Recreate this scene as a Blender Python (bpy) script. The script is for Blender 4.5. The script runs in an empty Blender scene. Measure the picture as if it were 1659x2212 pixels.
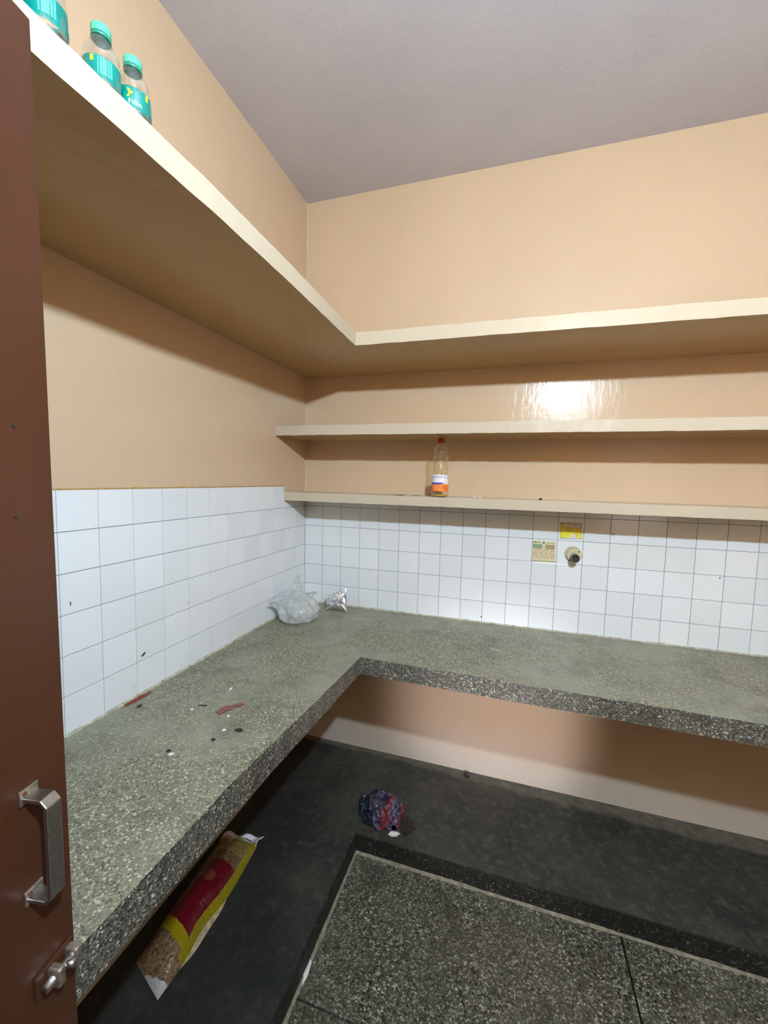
import bpy, bmesh, math, random
from mathutils import Vector, Matrix, noise
random.seed(7)
C = bpy.context.scene
COL = C.collection
T = 0.108            # one wall tile, the survey unit of the room
FZ = -14.0           # kitchen floor level in tile units
CT = -5.98           # worktop level
PL = -13.25          # plinth level


def W(x, y, z):
    """survey units (tiles, from the wall corner) -> metres, floor at z = 0"""
    return Vector((x * T, y * T, (z - FZ) * T))


# ------------------------------------------------------------------ camera
cam = bpy.data.cameras.new('camera')
cam.sensor_fit = 'HORIZONTAL'
cam.sensor_width = 36.0
cam.lens = 880.677 / 1659 * 36.0
cam.clip_start = 0.02
camo = bpy.data.objects.new('camera', cam)
COL.objects.link(camo)
yw, pt, rl = -0.3009, -0.0792, 0.0229
f_ = Vector((math.sin(yw) * math.cos(pt), math.cos(yw) * math.cos(pt), math.sin(pt)))
r_ = Vector((math.cos(yw), -math.sin(yw), 0))
u_ = r_.cross(f_)
R_ = math.cos(rl) * r_ + math.sin(rl) * u_
U_ = -math.sin(rl) * r_ + math.cos(rl) * u_
m = Matrix((R_, U_, -f_)).transposed().to_4x4()
m.translation = W(10.0217, -18.6749, 0.4038)
camo.matrix_world = m
C.camera = camo

# ------------------------------------------------------------------ world, lights, exposure
w = bpy.data.worlds.new('world')
C.world = w
w.use_nodes = True
w.node_tree.nodes['Background'].inputs[0].default_value = (0.02, 0.022, 0.03, 1)
w.node_tree.nodes['Background'].inputs[1].default_value = 0.3
LAMP_STRENGTH = 4300
LAMP_COLOR = (0.78, 1.0, 1.19)
LAMP_POS = (13.9, -20.0, 8.1)
WINDOW_STRENGTH = 3.0
hall = bpy.data.lights.new('added_glow_spot', 'SPOT')      # added unseen spot, throws the glow under the worktop through the doorway
hall.energy = 430
hall.color = (1.0, 0.93, 1.0)
hall.spot_size = math.radians(19)
hall.spot_blend = 1.0
hall.shadow_soft_size = 0.12
hallo = bpy.data.objects.new('added_glow_spot', hall)
COL.objects.link(hallo)
hallo.location = W(10.6, -36.0, -5.5)
hallo.rotation_euler = (Vector(W(9.8, 0, -9.9)) - hallo.location).to_track_quat('-Z', 'Y').to_euler()
C.view_settings.view_transform = 'Standard'
C.view_settings.look = 'None'
C.view_settings.gamma = 1
C.view_settings.exposure = 0.0
C.view_settings.use_curve_mapping = False


# ------------------------------------------------------------------ node helpers
class NT:
    def __init__(self, name):
        self.m = bpy.data.materials.new(name)
        self.m.use_nodes = True
        self.t = self.m.node_tree
        self.t.nodes.clear()
        self.out = self.t.nodes.new('ShaderNodeOutputMaterial')

    def n(self, typ, ins=None, **props):
        nd = self.t.nodes.new(typ)
        for k, v in props.items():
            setattr(nd, k, v)
        for k, v in (ins or {}).items():
            self.set(nd.inputs[k], v)
        return nd

    def set(self, sock, v):
        if isinstance(v, bpy.types.NodeSocket):
            self.t.links.new(v, sock)
        elif isinstance(v, (tuple, list)) and len(v) == 3 and sock.type == 'RGBA':
            sock.default_value = (*v, 1)
        else:
            sock.default_value = v

    def co(self):
        return self.n('ShaderNodeNewGeometry').outputs['Position']

    def uv(self):
        return self.n('ShaderNodeTexCoord').outputs['UV']

    def scale(self, vec, s):
        return self.n('ShaderNodeMapping', {'Vector': vec, 'Scale': s}).outputs[0]

    def noise(self, vec, sc, det=3.0, rough=0.55, dist=0.0):
        return self.n('ShaderNodeTexNoise', {'Vector': vec, 'Scale': sc, 'Detail': det, 'Roughness': rough, 'Distortion': dist}).outputs['Fac']

    def vor(self, vec, sc, feature='F1', rand=1.0):
        return self.n('ShaderNodeTexVoronoi', {'Vector': vec, 'Scale': sc, 'Randomness': rand}, feature=feature)

    def ramp(self, fac, stops, interp='LINEAR'):
        nd = self.n('ShaderNodeValToRGB', {'Fac': fac})
        cr = nd.color_ramp
        cr.interpolation = interp
        while len(cr.elements) < len(stops):
            cr.elements.new(0.5)
        for e, (p, c) in zip(cr.elements, stops):
            e.position = p
            e.color = (*c, 1) if isinstance(c, (tuple, list)) else (c, c, c, 1)
        return nd.outputs['Color']

    def mix(self, fac, a, b, mode='MIX'):
        nd = self.n('ShaderNodeMix', data_type='RGBA', blend_type=mode)
        self.set(nd.inputs[0], fac)
        self.set(nd.inputs[6], a)
        self.set(nd.inputs[7], b)
        return nd.outputs[2]

    def math(self, op, a, b=0.0, c=0.0):
        nd = self.n('ShaderNodeMath', {0: a, 1: b, 2: c}, operation=op)
        return nd.outputs[0]

    def bump(self, h, strength, dist=0.002, normal=None):
        ins = {'Height': h, 'Strength': strength, 'Distance': dist}
        if normal:
            ins['Normal'] = normal
        return self.n('ShaderNodeBump', ins).outputs[0]

    def pbr(self, **k):
        ins = {}
        mp = {'color': 'Base Color', 'rough': 'Roughness', 'metal': 'Metallic', 'normal': 'Normal', 'spec': 'Specular IOR Level', 'coat': 'Coat Weight', 'coat_rough': 'Coat Roughness', 'trans': 'Transmission Weight'}
        for a, v in k.items():
            ins[mp[a]] = v
        p = self.n('ShaderNodeBsdfPrincipled', ins)
        self.t.links.new(p.outputs[0], self.out.inputs[0])
        return p


def simple(name, color, rough=0.5, metal=0.0, spec=0.5, noise_amt=0.0, nscale=60, bump=0.0):
    t = NT(name)
    c = color
    if noise_amt:
        nz = t.noise(t.co(), nscale)
        d = tuple(x * (1 - noise_amt) for x in color)
        l = tuple(min(1, x * (1 + noise_amt)) for x in color)
        c = t.ramp(nz, [(0.3, d), (0.7, l)])
    k = dict(color=c, rough=rough, metal=metal, spec=spec)
    if bump:
        k['normal'] = t.bump(t.noise(t.co(), nscale * 1.7), bump)
    t.pbr(**k)
    return t.m


M = {}


def paint(name, base, rough=0.20):
    t = NT(name)
    co = t.co()
    nz = t.noise(co, 1.6, 4, 0.6)
    c = t.mix(t.ramp(nz, [(0.3, 0.0), (0.7, 1.0)]), tuple(x * 0.96 for x in base), tuple(min(1, x * 1.04) for x in base))
    zz = t.n('ShaderNodeSeparateXYZ', {0: co}).outputs['Z']
    foot = t.n('ShaderNodeMapRange', {'Value': t.math('ADD', zz, t.math('MULTIPLY', t.noise(co, 7, 3), 0.10)), 'From Min': 0.18, 'From Max': 0.42, 'To Min': 0.55, 'To Max': 0.0}).outputs[0]
    c = t.mix(foot, c, (0.60, 0.60, 0.56))
    fine = t.noise(co, 260, 2, 0.5)
    c = t.mix(t.ramp(fine, [(0.3, 0.0), (0.8, 0.10)]), c, (0.30, 0.20, 0.12))
    strokes = t.noise(t.scale(co, (48, 48, 15)), 1.0, 4, 0.65, 0.6)
    fat = t.noise(co, 5.5, 2, 0.5)
    hz = t.noise(t.scale(co, (7, 7, 60)), 1.0, 3, 0.6)
    b1 = t.bump(strokes, 0.26, 0.003)
    b2 = t.bump(hz, 0.14, 0.002, b1)
    b3 = t.bump(fat, 0.09, 0.008, b2)
    b4 = t.bump(fine, 0.08, 0.0006, b3)
    rr = t.ramp(t.noise(co, 3.0, 2), [(0.3, rough * 0.85), (0.7, rough * 1.2)])
    t.pbr(color=c, rough=rr, normal=b4, spec=0.26)
    return t.m


M['paint'] = paint('peach_gloss_paint', (0.575, 0.432, 0.292))
M['warm_bounce'] = paint('warm_bounce_tint', (0.80, 0.42, 0.14))  # orange tint on unseen walls, added to warm the light bounced into shade
M['dim_bounce'] = paint('dim_bounce_tint', (0.42, 0.24, 0.11))  # unseen right wall darkened so that it bounces less light
M['shelf_paint'] = paint('cream_gloss_paint', (0.50, 0.44, 0.335))
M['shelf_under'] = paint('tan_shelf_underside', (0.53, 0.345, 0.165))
M['cream_line'] = simple('cream_plaster', (0.72, 0.62, 0.46), 0.5)
M['ochre'] = simple('ochre_grout', (0.45, 0.27, 0.09), 0.7, noise_amt=0.35, nscale=80)
M['grout'] = simple('grey_grout', (0.16, 0.18, 0.18), 0.85, noise_amt=0.3, nscale=50)

t = NT('matt_ceiling_paint')
co = t.co()
nz = t.noise(co, 2.2, 4)
c = t.ramp(nz, [(0.3, (0.50, 0.485, 0.525)), (0.7, (0.56, 0.54, 0.575))])
c = t.mix(t.ramp(t.noise(co, 140, 3), [(0.45, 0.0), (0.75, 0.18)]), c, (0.30, 0.27, 0.28))
t.pbr(color=c, rough=0.75, spec=0.25, normal=t.bump(t.noise(co, 90, 4), 0.25, 0.002))
M['ceiling'] = t.m

t = NT('white_glazed_tile')
co = t.co()
oi = t.n('ShaderNodeObjectInfo').outputs['Random']
c = t.mix(oi, (0.70, 0.74, 0.765), (0.76, 0.795, 0.82))
z_ = t.n('ShaderNodeSeparateXYZ', {0: co}).outputs['Z']
low = t.ramp(z_, [(0.80, 1.0), (0.999, 1.0)])
lowm = t.n('ShaderNodeMapRange', {'Value': z_, 'From Min': 0.86, 'From Max': 1.30, 'To Min': 1.0, 'To Max': 0.15}).outputs[0]
spots = t.ramp(t.noise(co, 26, 5, 0.7), [(0.60, 0.0), (0.72, 1.0)])
dirt = t.math('MULTIPLY', t.math('MULTIPLY', spots, lowm), 0.28)
c = t.mix(dirt, c, (0.42, 0.42, 0.36))
smudge = t.math('MULTIPLY', t.ramp(t.noise(co, 4.5, 3, 0.6), [(0.55, 0.0), (0.75, 1.0)]), 0.12)
c = t.mix(smudge, c, (0.55, 0.53, 0.46))
t.pbr(color=c, rough=0.13, spec=0.5, normal=t.bump(t.noise(co, 14, 2), 0.10, 0.003))
M['tile'] = t.m


def terrazzo(name, sc, chips, matrix, dust, dustcol, rough=0.5, chipmix=0.62, bumpd=0.0006, dscale=3.0):
    t = NT(name)
    co = t.co()
    wob = t.n('ShaderNodeMix', data_type='RGBA')
    wob.inputs[0].default_value = 0.006
    nzc = t.n('ShaderNodeTexNoise', {'Vector': co, 'Scale': sc * 0.9, 'Detail': 1.0})
    t.set(wob.inputs[6], co)
    t.set(wob.inputs[7], nzc.outputs['Color'])
    v = t.vor(wob.outputs[2], sc)
    sep = t.n('ShaderNodeSeparateColor', {0: v.outputs['Color']})
    chip = t.ramp(sep.outputs[0], chips, 'CONSTANT')
    size = t.math('MULTIPLY_ADD', sep.outputs[1], 0.34, 0.34)
    inside = t.math('LESS_THAN', v.outputs['Distance'], size)
    c = t.mix(inside, matrix, chip)
    v2 = t.vor(co, sc * 2.6)
    s2 = t.n('ShaderNodeSeparateColor', {0: v2.outputs['Color']})
    small = t.math('MULTIPLY', t.math('LESS_THAN', v2.outputs['Distance'], 0.34), t.math('GREATER_THAN', s2.outputs[0], 0.55))
    c = t.mix(t.math('MULTIPLY', small, t.math('SUBTRACT', 1.0, inside)), c, t.ramp(s2.outputs[1], chips, 'CONSTANT'))
    c = t.mix(chipmix, matrix, c)
    d = t.noise(co, dscale, 5, 0.62)
    c = t.mix(t.math('MULTIPLY', t.ramp(d, [(0.44, 0.0), (0.60, 1.0)]), dust), c, dustcol)
    d2 = t.noise(t.scale(co, (1.0, 1.0, 1.0)), dscale * 2.7, 5, 0.65)
    c = t.mix(t.math('MULTIPLY', t.ramp(d2, [(0.50, 0.0), (0.72, 1.0)]), 0.60), c, tuple(x * 0.42 for x in matrix))
    nb = t.bump(t.math('ADD', t.math('MULTIPLY', inside, 0.5), t.noise(co, sc * 1.3, 3)), 0.5, bumpd)
    t.pbr(color=c, rough=rough, normal=nb, spec=0.4)
    return t.m


M['counter'] = terrazzo('grey_green_terrazzo', 235,
    [(0.0, (0.055, 0.054, 0.036)), (0.28, (0.16, 0.155, 0.105)), (0.50, (0.29, 0.28, 0.19)), (0.72, (0.45, 0.44, 0.32)), (0.90, (0.64, 0.63, 0.48))],
    (0.185, 0.178, 0.118), 0.72, (0.270, 0.274, 0.205), 0.42, 0.80, dscale=2.7)
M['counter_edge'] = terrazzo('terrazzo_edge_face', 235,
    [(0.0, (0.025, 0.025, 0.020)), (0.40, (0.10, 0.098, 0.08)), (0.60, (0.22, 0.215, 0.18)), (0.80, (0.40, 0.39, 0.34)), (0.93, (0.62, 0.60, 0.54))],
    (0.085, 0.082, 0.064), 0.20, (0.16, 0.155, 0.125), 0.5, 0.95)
M['floor_terrazzo'] = terrazzo('dark_floor_terrazzo', 165,
    [(0.0, (0.012, 0.012, 0.009)), (0.26, (0.075, 0.073, 0.052)), (0.46, (0.17, 0.165, 0.125)), (0.70, (0.29, 0.28, 0.22)), (0.93, (0.46, 0.44, 0.36))],
    (0.070, 0.068, 0.046), 0.30, (0.115, 0.108, 0.072), 0.42, 0.95, dscale=2.2)
M['riser'] = terrazzo('dark_riser_terrazzo', 135,
    [(0.0, (0.006, 0.006, 0.005)), (0.5, (0.020, 0.020, 0.015)), (0.75, (0.055, 0.053, 0.042)), (0.92, (0.13, 0.125, 0.10))],
    (0.012, 0.012, 0.009), 0.1, (0.03, 0.03, 0.022), 0.6, 0.9)

t = NT('dark_cement')
co = t.co()
a = t.noise(co, 3.2, 6, 0.62, 0.4)
c = t.ramp(a, [(0.25, (0.012, 0.0155, 0.0145)), (0.5, (0.030, 0.032, 0.027)), (0.75, (0.068, 0.066, 0.050))])
b = t.noise(co, 34, 5, 0.7)
c = t.mix(t.math('MULTIPLY', t.ramp(b, [(0.50, 0.0), (0.70, 1.0)]), 0.75), c, (0.095, 0.092, 0.072))
fine = t.noise(co, 150, 3, 0.7)
c = t.mix(t.math('MULTIPLY', t.ramp(fine, [(0.52, 0.0), (0.72, 1.0)]), 0.5), c, (0.11, 0.105, 0.085))
sp = t.vor(co, 46)
c = t.mix(t.math('LESS_THAN', sp.outputs['Distance'], 0.045), c, (0.20, 0.20, 0.17))
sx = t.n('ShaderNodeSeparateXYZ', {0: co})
# the ledge gets darker along the left wall and towards the near end
left_dark = t.n('ShaderNodeMapRange', {'Value': t.math('ADD', t.math('SUBTRACT', sx.outputs['X'], t.math('MULTIPLY', sx.outputs['Y'], -0.55)), t.math('MULTIPLY', a, 0.4)), 'From Min': 0.0, 'From Max': 0.55, 'To Min': 0.62, 'To Max': 0.0}).outputs[0]
c = t.mix(left_dark, c, (0.006, 0.008, 0.008))
edge = t.math('MULTIPLY_ADD', sx.outputs['X'], 0.028, 0.030)
edge = t.math('ADD', edge, t.math('MULTIPLY', t.math('SUBTRACT', t.noise(co, 9, 4), 0.5), 0.09))
near = t.n('ShaderNodeMapRange', {'Value': t.math('ADD', sx.outputs['Y'], edge), 'From Min': -0.012, 'From Max': 0.012}).outputs[0]
c = t.mix(t.math('MULTIPLY', near, 0.8), c, t.ramp(t.noise(co, 30, 5), [(0.3, (0.085, 0.080, 0.064)), (0.7, (0.165, 0.155, 0.125))]))
t.pbr(color=c, rough=0.62, spec=0.35, normal=t.bump(t.noise(co, 70, 5), 0.5, 0.0015))
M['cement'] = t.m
M['fillet'] = simple('worn_cement_line', (0.21, 0.19, 0.135), 0.8, noise_amt=0.45, nscale=45)
M['groove'] = simple('dark_joint', (0.006, 0.006, 0.005), 0.9)

t = NT('brown_door_paint')
co = t.co()
nz = t.noise(t.scale(co, (8, 8, 1.4)), 1.0, 4)
c = t.ramp(nz, [(0.3, (0.050, 0.017, 0.0075)), (0.7, (0.064, 0.022, 0.010))])
t.pbr(color=c, rough=0.34, spec=0.45, normal=t.bump(t.noise(co, 180, 3), 0.35, 0.0008))
M['door'] = t.m
M['white_enamel'] = simple('white_enamel', (0.75, 0.75, 0.73), 0.35)
M['alu'] = simple('brushed_aluminium', (0.50, 0.50, 0.50), 0.34, 1.0, noise_amt=0.15, nscale=200, bump=0.1)
M['rusty'] = simple('worn_plated_steel', (0.46, 0.40, 0.33), 0.42, 0.9, noise_amt=0.4, nscale=90)
M['screw'] = simple('rusted_screw', (0.16, 0.06, 0.03), 0.6, 0.5)

# clear plastics: thin shells that let light through and glint
def clear(name, tint, gloss=0.10, rough=0.035, nsc=110, bumps=0.10):
    t = NT(name)
    co = t.co()
    nb = t.bump(t.noise(t.scale(co, (1, 1, 2.2)), nsc, 3), bumps, 0.002)
    tr = t.n('ShaderNodeBsdfTransparent', {'Color': tint})
    gl = t.n('ShaderNodeBsdfGlossy', {'Color': (0.95, 0.97, 0.97), 'Roughness': rough, 'Normal': nb})
    lw = t.n('ShaderNodeLayerWeight', {'Blend': 0.42, 'Normal': nb})
    fac = t.math('MULTIPLY_ADD', lw.outputs['Facing'], 0.38, gloss * 0.5)
    mx = t.n('ShaderNodeMixShader', {0: fac})
    t.t.links.new(tr.outputs[0], mx.inputs[1])
    t.t.links.new(gl.outputs[0], mx.inputs[2])
    t.t.links.new(mx.outputs[0], t.out.inputs[0])
    return t.m


M['clear'] = clear('clear_bottle_plastic', (0.95, 0.975, 0.97))
M['clear_warm'] = clear('clear_yellowish_plastic', (0.975, 0.955, 0.88), gloss=0.08)
M['liquid'] = simple('yellow_liquid_rest', (0.48, 0.34, 0.05), 0.15)
M['green_cap'] = simple('mint_green_cap', (0.07, 0.42, 0.27), 0.35)
M['green_ring'] = simple('dark_green_ring', (0.02, 0.22, 0.17), 0.35)
M['teal'] = simple('teal_label_film', (0.0, 0.20, 0.175), 0.28, noise_amt=0.2, nscale=30)
M['aqua'] = simple('pale_aqua_print', (0.06, 0.42, 0.33), 0.3, noise_amt=0.25, nscale=120)
M['yellow'] = simple('yellow_print', (0.80, 0.68, 0.02), 0.4)
M['white_print'] = simple('white_print', (0.80, 0.82, 0.82), 0.4)
M['red_cap'] = simple('red_cap_plastic', (0.42, 0.010, 0.015), 0.3)
M['label_white'] = simple('white_label_paper', (0.78, 0.76, 0.78), 0.35)
M['label_blue'] = simple('blue_label_print', (0.035, 0.035, 0.42), 0.35)
M['label_orange'] = simple('orange_label_print', (0.85, 0.20, 0.03), 0.35, noise_amt=0.22, nscale=90)
M['label_red'] = simple('dark_orange_streak', (0.55, 0.07, 0.01), 0.35)
M['label_grey'] = simple('grey_blue_print', (0.30, 0.32, 0.50), 0.4)
M['black_plastic'] = simple('black_plastic', (0.012, 0.014, 0.015), 0.35)
M['cream_plastic'] = simple('aged_cream_plastic', (0.55, 0.50, 0.34), 0.4, noise_amt=0.12, nscale=40)
M['rubber'] = simple('dull_dark_rubber', (0.03, 0.035, 0.037), 0.6)
M['stain_red'] = simple('brick_red_stain', (0.19, 0.034, 0.020), 0.6, noise_amt=0.4, nscale=60)
M['scrap_red'] = simple('faded_red_film', (0.23, 0.080, 0.060), 0.5, noise_amt=0.3, nscale=120)
M['chip_white'] = simple('white_chip', (0.72, 0.72, 0.66), 0.6)
M['chip_dark'] = simple('dark_chip', (0.018, 0.018, 0.020), 0.7)
M['maroon'] = simple('maroon_film', (0.05, 0.012, 0.018), 0.4)
M['beige'] = simple('beige_scrap', (0.45, 0.40, 0.31), 0.7)

t = NT('milky_bag_film')
co = t.co()
nb = t.bump(t.noise(t.scale(co, (1, 1, 0.7)), 42, 6, 0.68, 2.2), 1.0, 0.012)
df = t.n('ShaderNodeBsdfDiffuse', {'Color': (0.93, 0.97, 0.96, 1), 'Normal': nb})
tl = t.n('ShaderNodeBsdfTranslucent', {'Color': (0.93, 0.97, 0.96, 1), 'Normal': nb})
tr = t.n('ShaderNodeBsdfTransparent', {'Color': (0.93, 0.96, 0.96, 1)})
gl = t.n('ShaderNodeBsdfGlossy', {'Color': (1, 1, 1, 1), 'Roughness': 0.18, 'Normal': nb})
def mixs(t, f, a, b):
    mx = t.n('ShaderNodeMixShader', {0: f})
    t.t.links.new(a.outputs[0], mx.inputs[1])
    t.t.links.new(b.outputs[0], mx.inputs[2])
    return mx
s1 = mixs(t, 0.35, df, tl)
s2 = mixs(t, t.ramp(t.noise(co, 22, 3), [(0.35, 0.12), (0.7, 0.45)]), s1, tr)
s3 = mixs(t, 0.09, s2, gl)
t.t.links.new(s3.outputs[0], t.out.inputs[0])
M['bag'] = t.m

t = NT('crinkled_silver_foil')
co = t.co()
nb = t.bump(t.noise(co, 35, 3, 0.5, 1.5), 0.5, 0.003)
t.pbr(color=t.ramp(t.noise(co, 90, 3), [(0.35, (0.62, 0.63, 0.64)), (0.6, (0.82, 0.83, 0.84))]), rough=0.28, metal=1.0, normal=nb)
M['foil'] = t.m
M['foil_seal'] = simple('bright_foil_seal', (0.82, 0.83, 0.85), 0.45, 0.6)

# crumpled packet on the floor: printed film, colours follow the packet's own UV
t = NT('printed_purple_film')
uv = t.uv()
su = t.n('ShaderNodeSeparateXYZ', {0: uv})
wobble = t.math('MULTIPLY', t.math('SUBTRACT', t.noise(t.co(), 40, 3), 0.5), 0.35)
uu = t.math('ADD', su.outputs[0], wobble)
c = t.ramp(uu, [(0.0, (0.006, 0.016, 0.026)), (0.30, (0.018, 0.020, 0.045)), (0.60, (0.14, 0.010, 0.022)), (0.76, (0.050, 0.045, 0.090)), (0.93, (0.15, 0.012, 0.022))], 'CONSTANT')
wh = t.ramp(t.noise(t.scale(t.co(), (1, 2.5, 1)), 75, 3, 0.6, 0.8), [(0.585, 0.0), (0.64, 1.0)])
c = t.mix(t.math('MULTIPLY', wh, 0.55), c, (0.42, 0.38, 0.46))
t.pbr(color=c, rough=0.3, normal=t.bump(t.noise(t.co(), 90, 4, 0.6, 1.0), 0.9, 0.004))
M['purple_film'] = t.m

# grain sack print
t = NT('printed_sack_film')
uv = t.uv()
su = t.n('ShaderNodeSeparateXYZ', {0: uv})
wob = t.math('MULTIPLY', t.math('SUBTRACT', t.noise(t.co(), 22, 3), 0.5), 0.045)
v = t.math('ADD', su.outputs[1], wob)
u = t.math('ADD', su.outputs[0], wob)
c = t.ramp(v, [(0.0, (0.50, 0.48, 0.46)), (0.035, (0.20, 0.17, 0.035)), (0.20, (0.10, 0.055, 0.020)), (0.29, (0.10, 0.003, 0.009)), (0.735, (0.26, 0.20, 0.003)), (0.81, (0.17, 0.10, 0.045))], 'CONSTANT')
gr = t.ramp(t.noise(t.co(), 120, 4, 0.7, 1.0), [(0.40, (0.035, 0.018, 0.008)), (0.62, (0.28, 0.19, 0.11))])
isg = t.math('GREATER_THAN', v, 0.81)
isg2 = t.math('MULTIPLY', t.math('GREATER_THAN', v, 0.12), t.math('LESS_THAN', v, 0.29))
c = t.mix(t.math('MULTIPLY', isg, 0.75), c, gr)
c = t.mix(t.math('MULTIPLY', isg2, 0.5), c, gr)
strip = t.math('MULTIPLY', t.math('GREATER_THAN', u, 0.895), t.math('MULTIPLY', t.math('GREATER_THAN', v, 0.05), t.math('LESS_THAN', v, 0.84)))
tip = t.math('GREATER_THAN', t.math('ADD', v, t.math('MULTIPLY', u, 0.10)), 1.035)
c = t.mix(tip, c, (0.40, 0.39, 0.36))
c = t.mix(strip, c, (0.25, 0.21, 0.005))
ln = t.math('MULTIPLY', strip, t.ramp(t.noise(t.scale(t.co(), (60, 60, 60)), 3.0, 2), [(0.50, 0.0), (0.56, 1.0)]))
c = t.mix(t.math('MULTIPLY', ln, 0.45), c, (0.12, 0.08, 0.01))
t.pbr(color=c, rough=0.26, normal=t.bump(t.noise(t.co(), 24, 4, 0.6, 1.0), 0.7, 0.006))
M['sack'] = t.m
M['sack_back'] = simple('beige_sack_back', (0.42, 0.34, 0.20), 0.5, noise_amt=0.35, nscale=70)
M['sack_badge'] = simple('brown_badge_print', (0.12, 0.028, 0.018), 0.4, noise_amt=0.3, nscale=120)
M['sack_white'] = simple('white_sack_seam', (0.60, 0.58, 0.60), 0.5)

t = NT('faded_yellow_sticker')
uv = t.uv()
su = t.n('ShaderNodeSeparateXYZ', {0: uv})
nz = t.noise(t.co(), 70, 3)
vv = t.math('ADD', su.outputs[1], t.math('MULTIPLY', t.math('SUBTRACT', nz, 0.5), 0.28))
c = t.ramp(vv, [(0.0, (0.68, 0.70, 0.66)), (0.12, (0.80, 0.74, 0.03)), (0.62, (0.66, 0.52, 0.05)), (0.86, (0.55, 0.45, 0.36))], 'LINEAR')
hole = t.math('MULTIPLY', t.math('LESS_THAN', vv, 0.27), t.math('MULTIPLY', t.math('GREATER_THAN', su.outputs[0], 0.48), t.math('LESS_THAN', su.outputs[0], 0.78)))
c = t.mix(hole, c, (0.70, 0.71, 0.68))
rt = t.math('MULTIPLY', t.math('GREATER_THAN', vv, 0.66), t.math('GREATER_THAN', su.outputs[0], 0.56))
c = t.mix(t.math('MULTIPLY', rt, 0.85), c, (0.55, 0.50, 0.52))
c = t.mix(t.ramp(t.noise(t.co(), 420, 3), [(0.60, 0.0), (0.70, 0.5)]), c, (0.22, 0.15, 0.05))
t.pbr(color=c, rough=0.5)
M['sticker_yellow'] = t.m
M['sticker_cream'] = simple('yellowed_paper', (0.66, 0.60, 0.40), 0.5, noise_amt=0.10, nscale=60)
M['ink_brown'] = simple('faded_brown_ink', (0.52, 0.36, 0.22), 0.6)
M['ink_dark'] = simple('dark_olive_ink', (0.18, 0.17, 0.10), 0.6)
M['ink_green'] = simple('faded_green_print', (0.20, 0.33, 0.20), 0.6, noise_amt=0.6, nscale=380)
M['ink_tan'] = simple('faded_tan_print', (0.34, 0.30, 0.14), 0.6, noise_amt=0.6, nscale=380)
M['ink_teal'] = simple('small_green_emblem', (0.04, 0.26, 0.18), 0.5)

t = NT('lit_lamp_dome')
em = t.n('ShaderNodeEmission', {'Color': (*LAMP_COLOR, 1), 'Strength': LAMP_STRENGTH})
t.t.links.new(em.outputs[0], t.out.inputs[0])
M['lamp'] = t.m
t = NT('lit_frosted_pane')
em = t.n('ShaderNodeEmission', {'Color': (1.0, 0.78, 0.68, 1), 'Strength': WINDOW_STRENGTH})
t.t.links.new(em.outputs[0], t.out.inputs[0])
M['pane'] = t.m
M['frame'] = simple('brown_window_frame', (0.10, 0.04, 0.02), 0.4)


# ------------------------------------------------------------------ mesh helpers
def link(name, bm, mats, parent=None, smooth=False):
    me = bpy.data.meshes.new(name)
    bmesh.ops.recalc_face_normals(bm, faces=bm.faces)
    bm.to_mesh(me)
    bm.free()
    for mm in (mats if isinstance(mats, (list, tuple)) else [mats]):
        me.materials.append(mm)
    if smooth:
        for p in me.polygons:
            p.use_smooth = True
    o = bpy.data.objects.new(name, me)
    COL.objects.link(o)
    if parent:
        o.parent = parent
        o.matrix_parent_inverse = parent.matrix_basis.inverted()
    return o


def child(o, parent):
    o.parent = parent
    o.matrix_parent_inverse = parent.matrix_basis.inverted()
    return o


def empty(name, loc):
    o = bpy.data.objects.new(name, None)
    o.empty_display_size = 0.05
    o.location = loc
    COL.objects.link(o)
    return o


def tag(o, label, cat, group=None):
    o['label'] = label
    o['category'] = cat
    if group:
        o['group'] = group
    return o


def struct(o, label=None):
    o['kind'] = 'structure'
    if label:
        o['label'] = label
    return o


def box(bm, a, b, mi=0, bev=0.0):
    """axis-aligned box between survey points a and b"""
    lo = W(*[min(p, q) for p, q in zip(a, b)])
    hi = W(*[max(p, q) for p, q in zip(a, b)])
    r = bmesh.ops.create_cube(bm, size=1)
    vs = r['verts']
    for v in vs:
        v.co = Vector([lo[i] if v.co[i] < 0 else hi[i] for i in range(3)])
    fs = {f for v in vs for f in v.link_faces}
    for f in fs:
        f.material_index = mi
    if bev:
        es = list({e for f in fs for e in f.edges})
        bmesh.ops.bevel(bm, geom=es, offset=bev, segments=2, affect='EDGES', profile=0.5)
    return vs


def cyl(bm, p0, p1, r0, r1=None, seg=24, cap=True, mi=0):
    """frustum between two points in metres"""
    r1 = r0 if r1 is None else r1
    p0, p1 = Vector(p0), Vector(p1)
    d = p1 - p0
    q = d.to_track_quat('Z', 'Y').to_matrix().to_4x4()
    q.translation = (p0 + p1) / 2
    r = bmesh.ops.create_cone(bm, cap_ends=cap, segments=seg, radius1=r0, radius2=r1, depth=d.length, matrix=q)
    for f in {f for v in r['verts'] for f in v.link_faces}:
        f.material_index = mi


def lathe(bm, prof, cx, cy, z0, seg=40, mi=0, wave=None, close_top=False):
    """prof: list of (radius, height) in metres"""
    rings = []
    for k, (r, h) in enumerate(prof):
        ring = []
        for i in range(seg):
            a = 2 * math.pi * i / seg
            rr = r * (1 + (wave(a, h) if wave else 0))
            ring.append(bm.verts.new((cx + rr * math.cos(a), cy + rr * math.sin(a), z0 + h)))
        rings.append(ring)
    for k in range(len(rings) - 1):
        for i in range(seg):
            j = (i + 1) % seg
            f = bm.faces.new((rings[k][i], rings[k][j], rings[k + 1][j], rings[k + 1][i]))
            f.material_index = mi
            f.smooth = True
    f = bm.faces.new(rings[0][::-1])
    f.material_index = mi
    if close_top:
        f = bm.faces.new(rings[-1])
        f.material_index = mi


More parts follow.
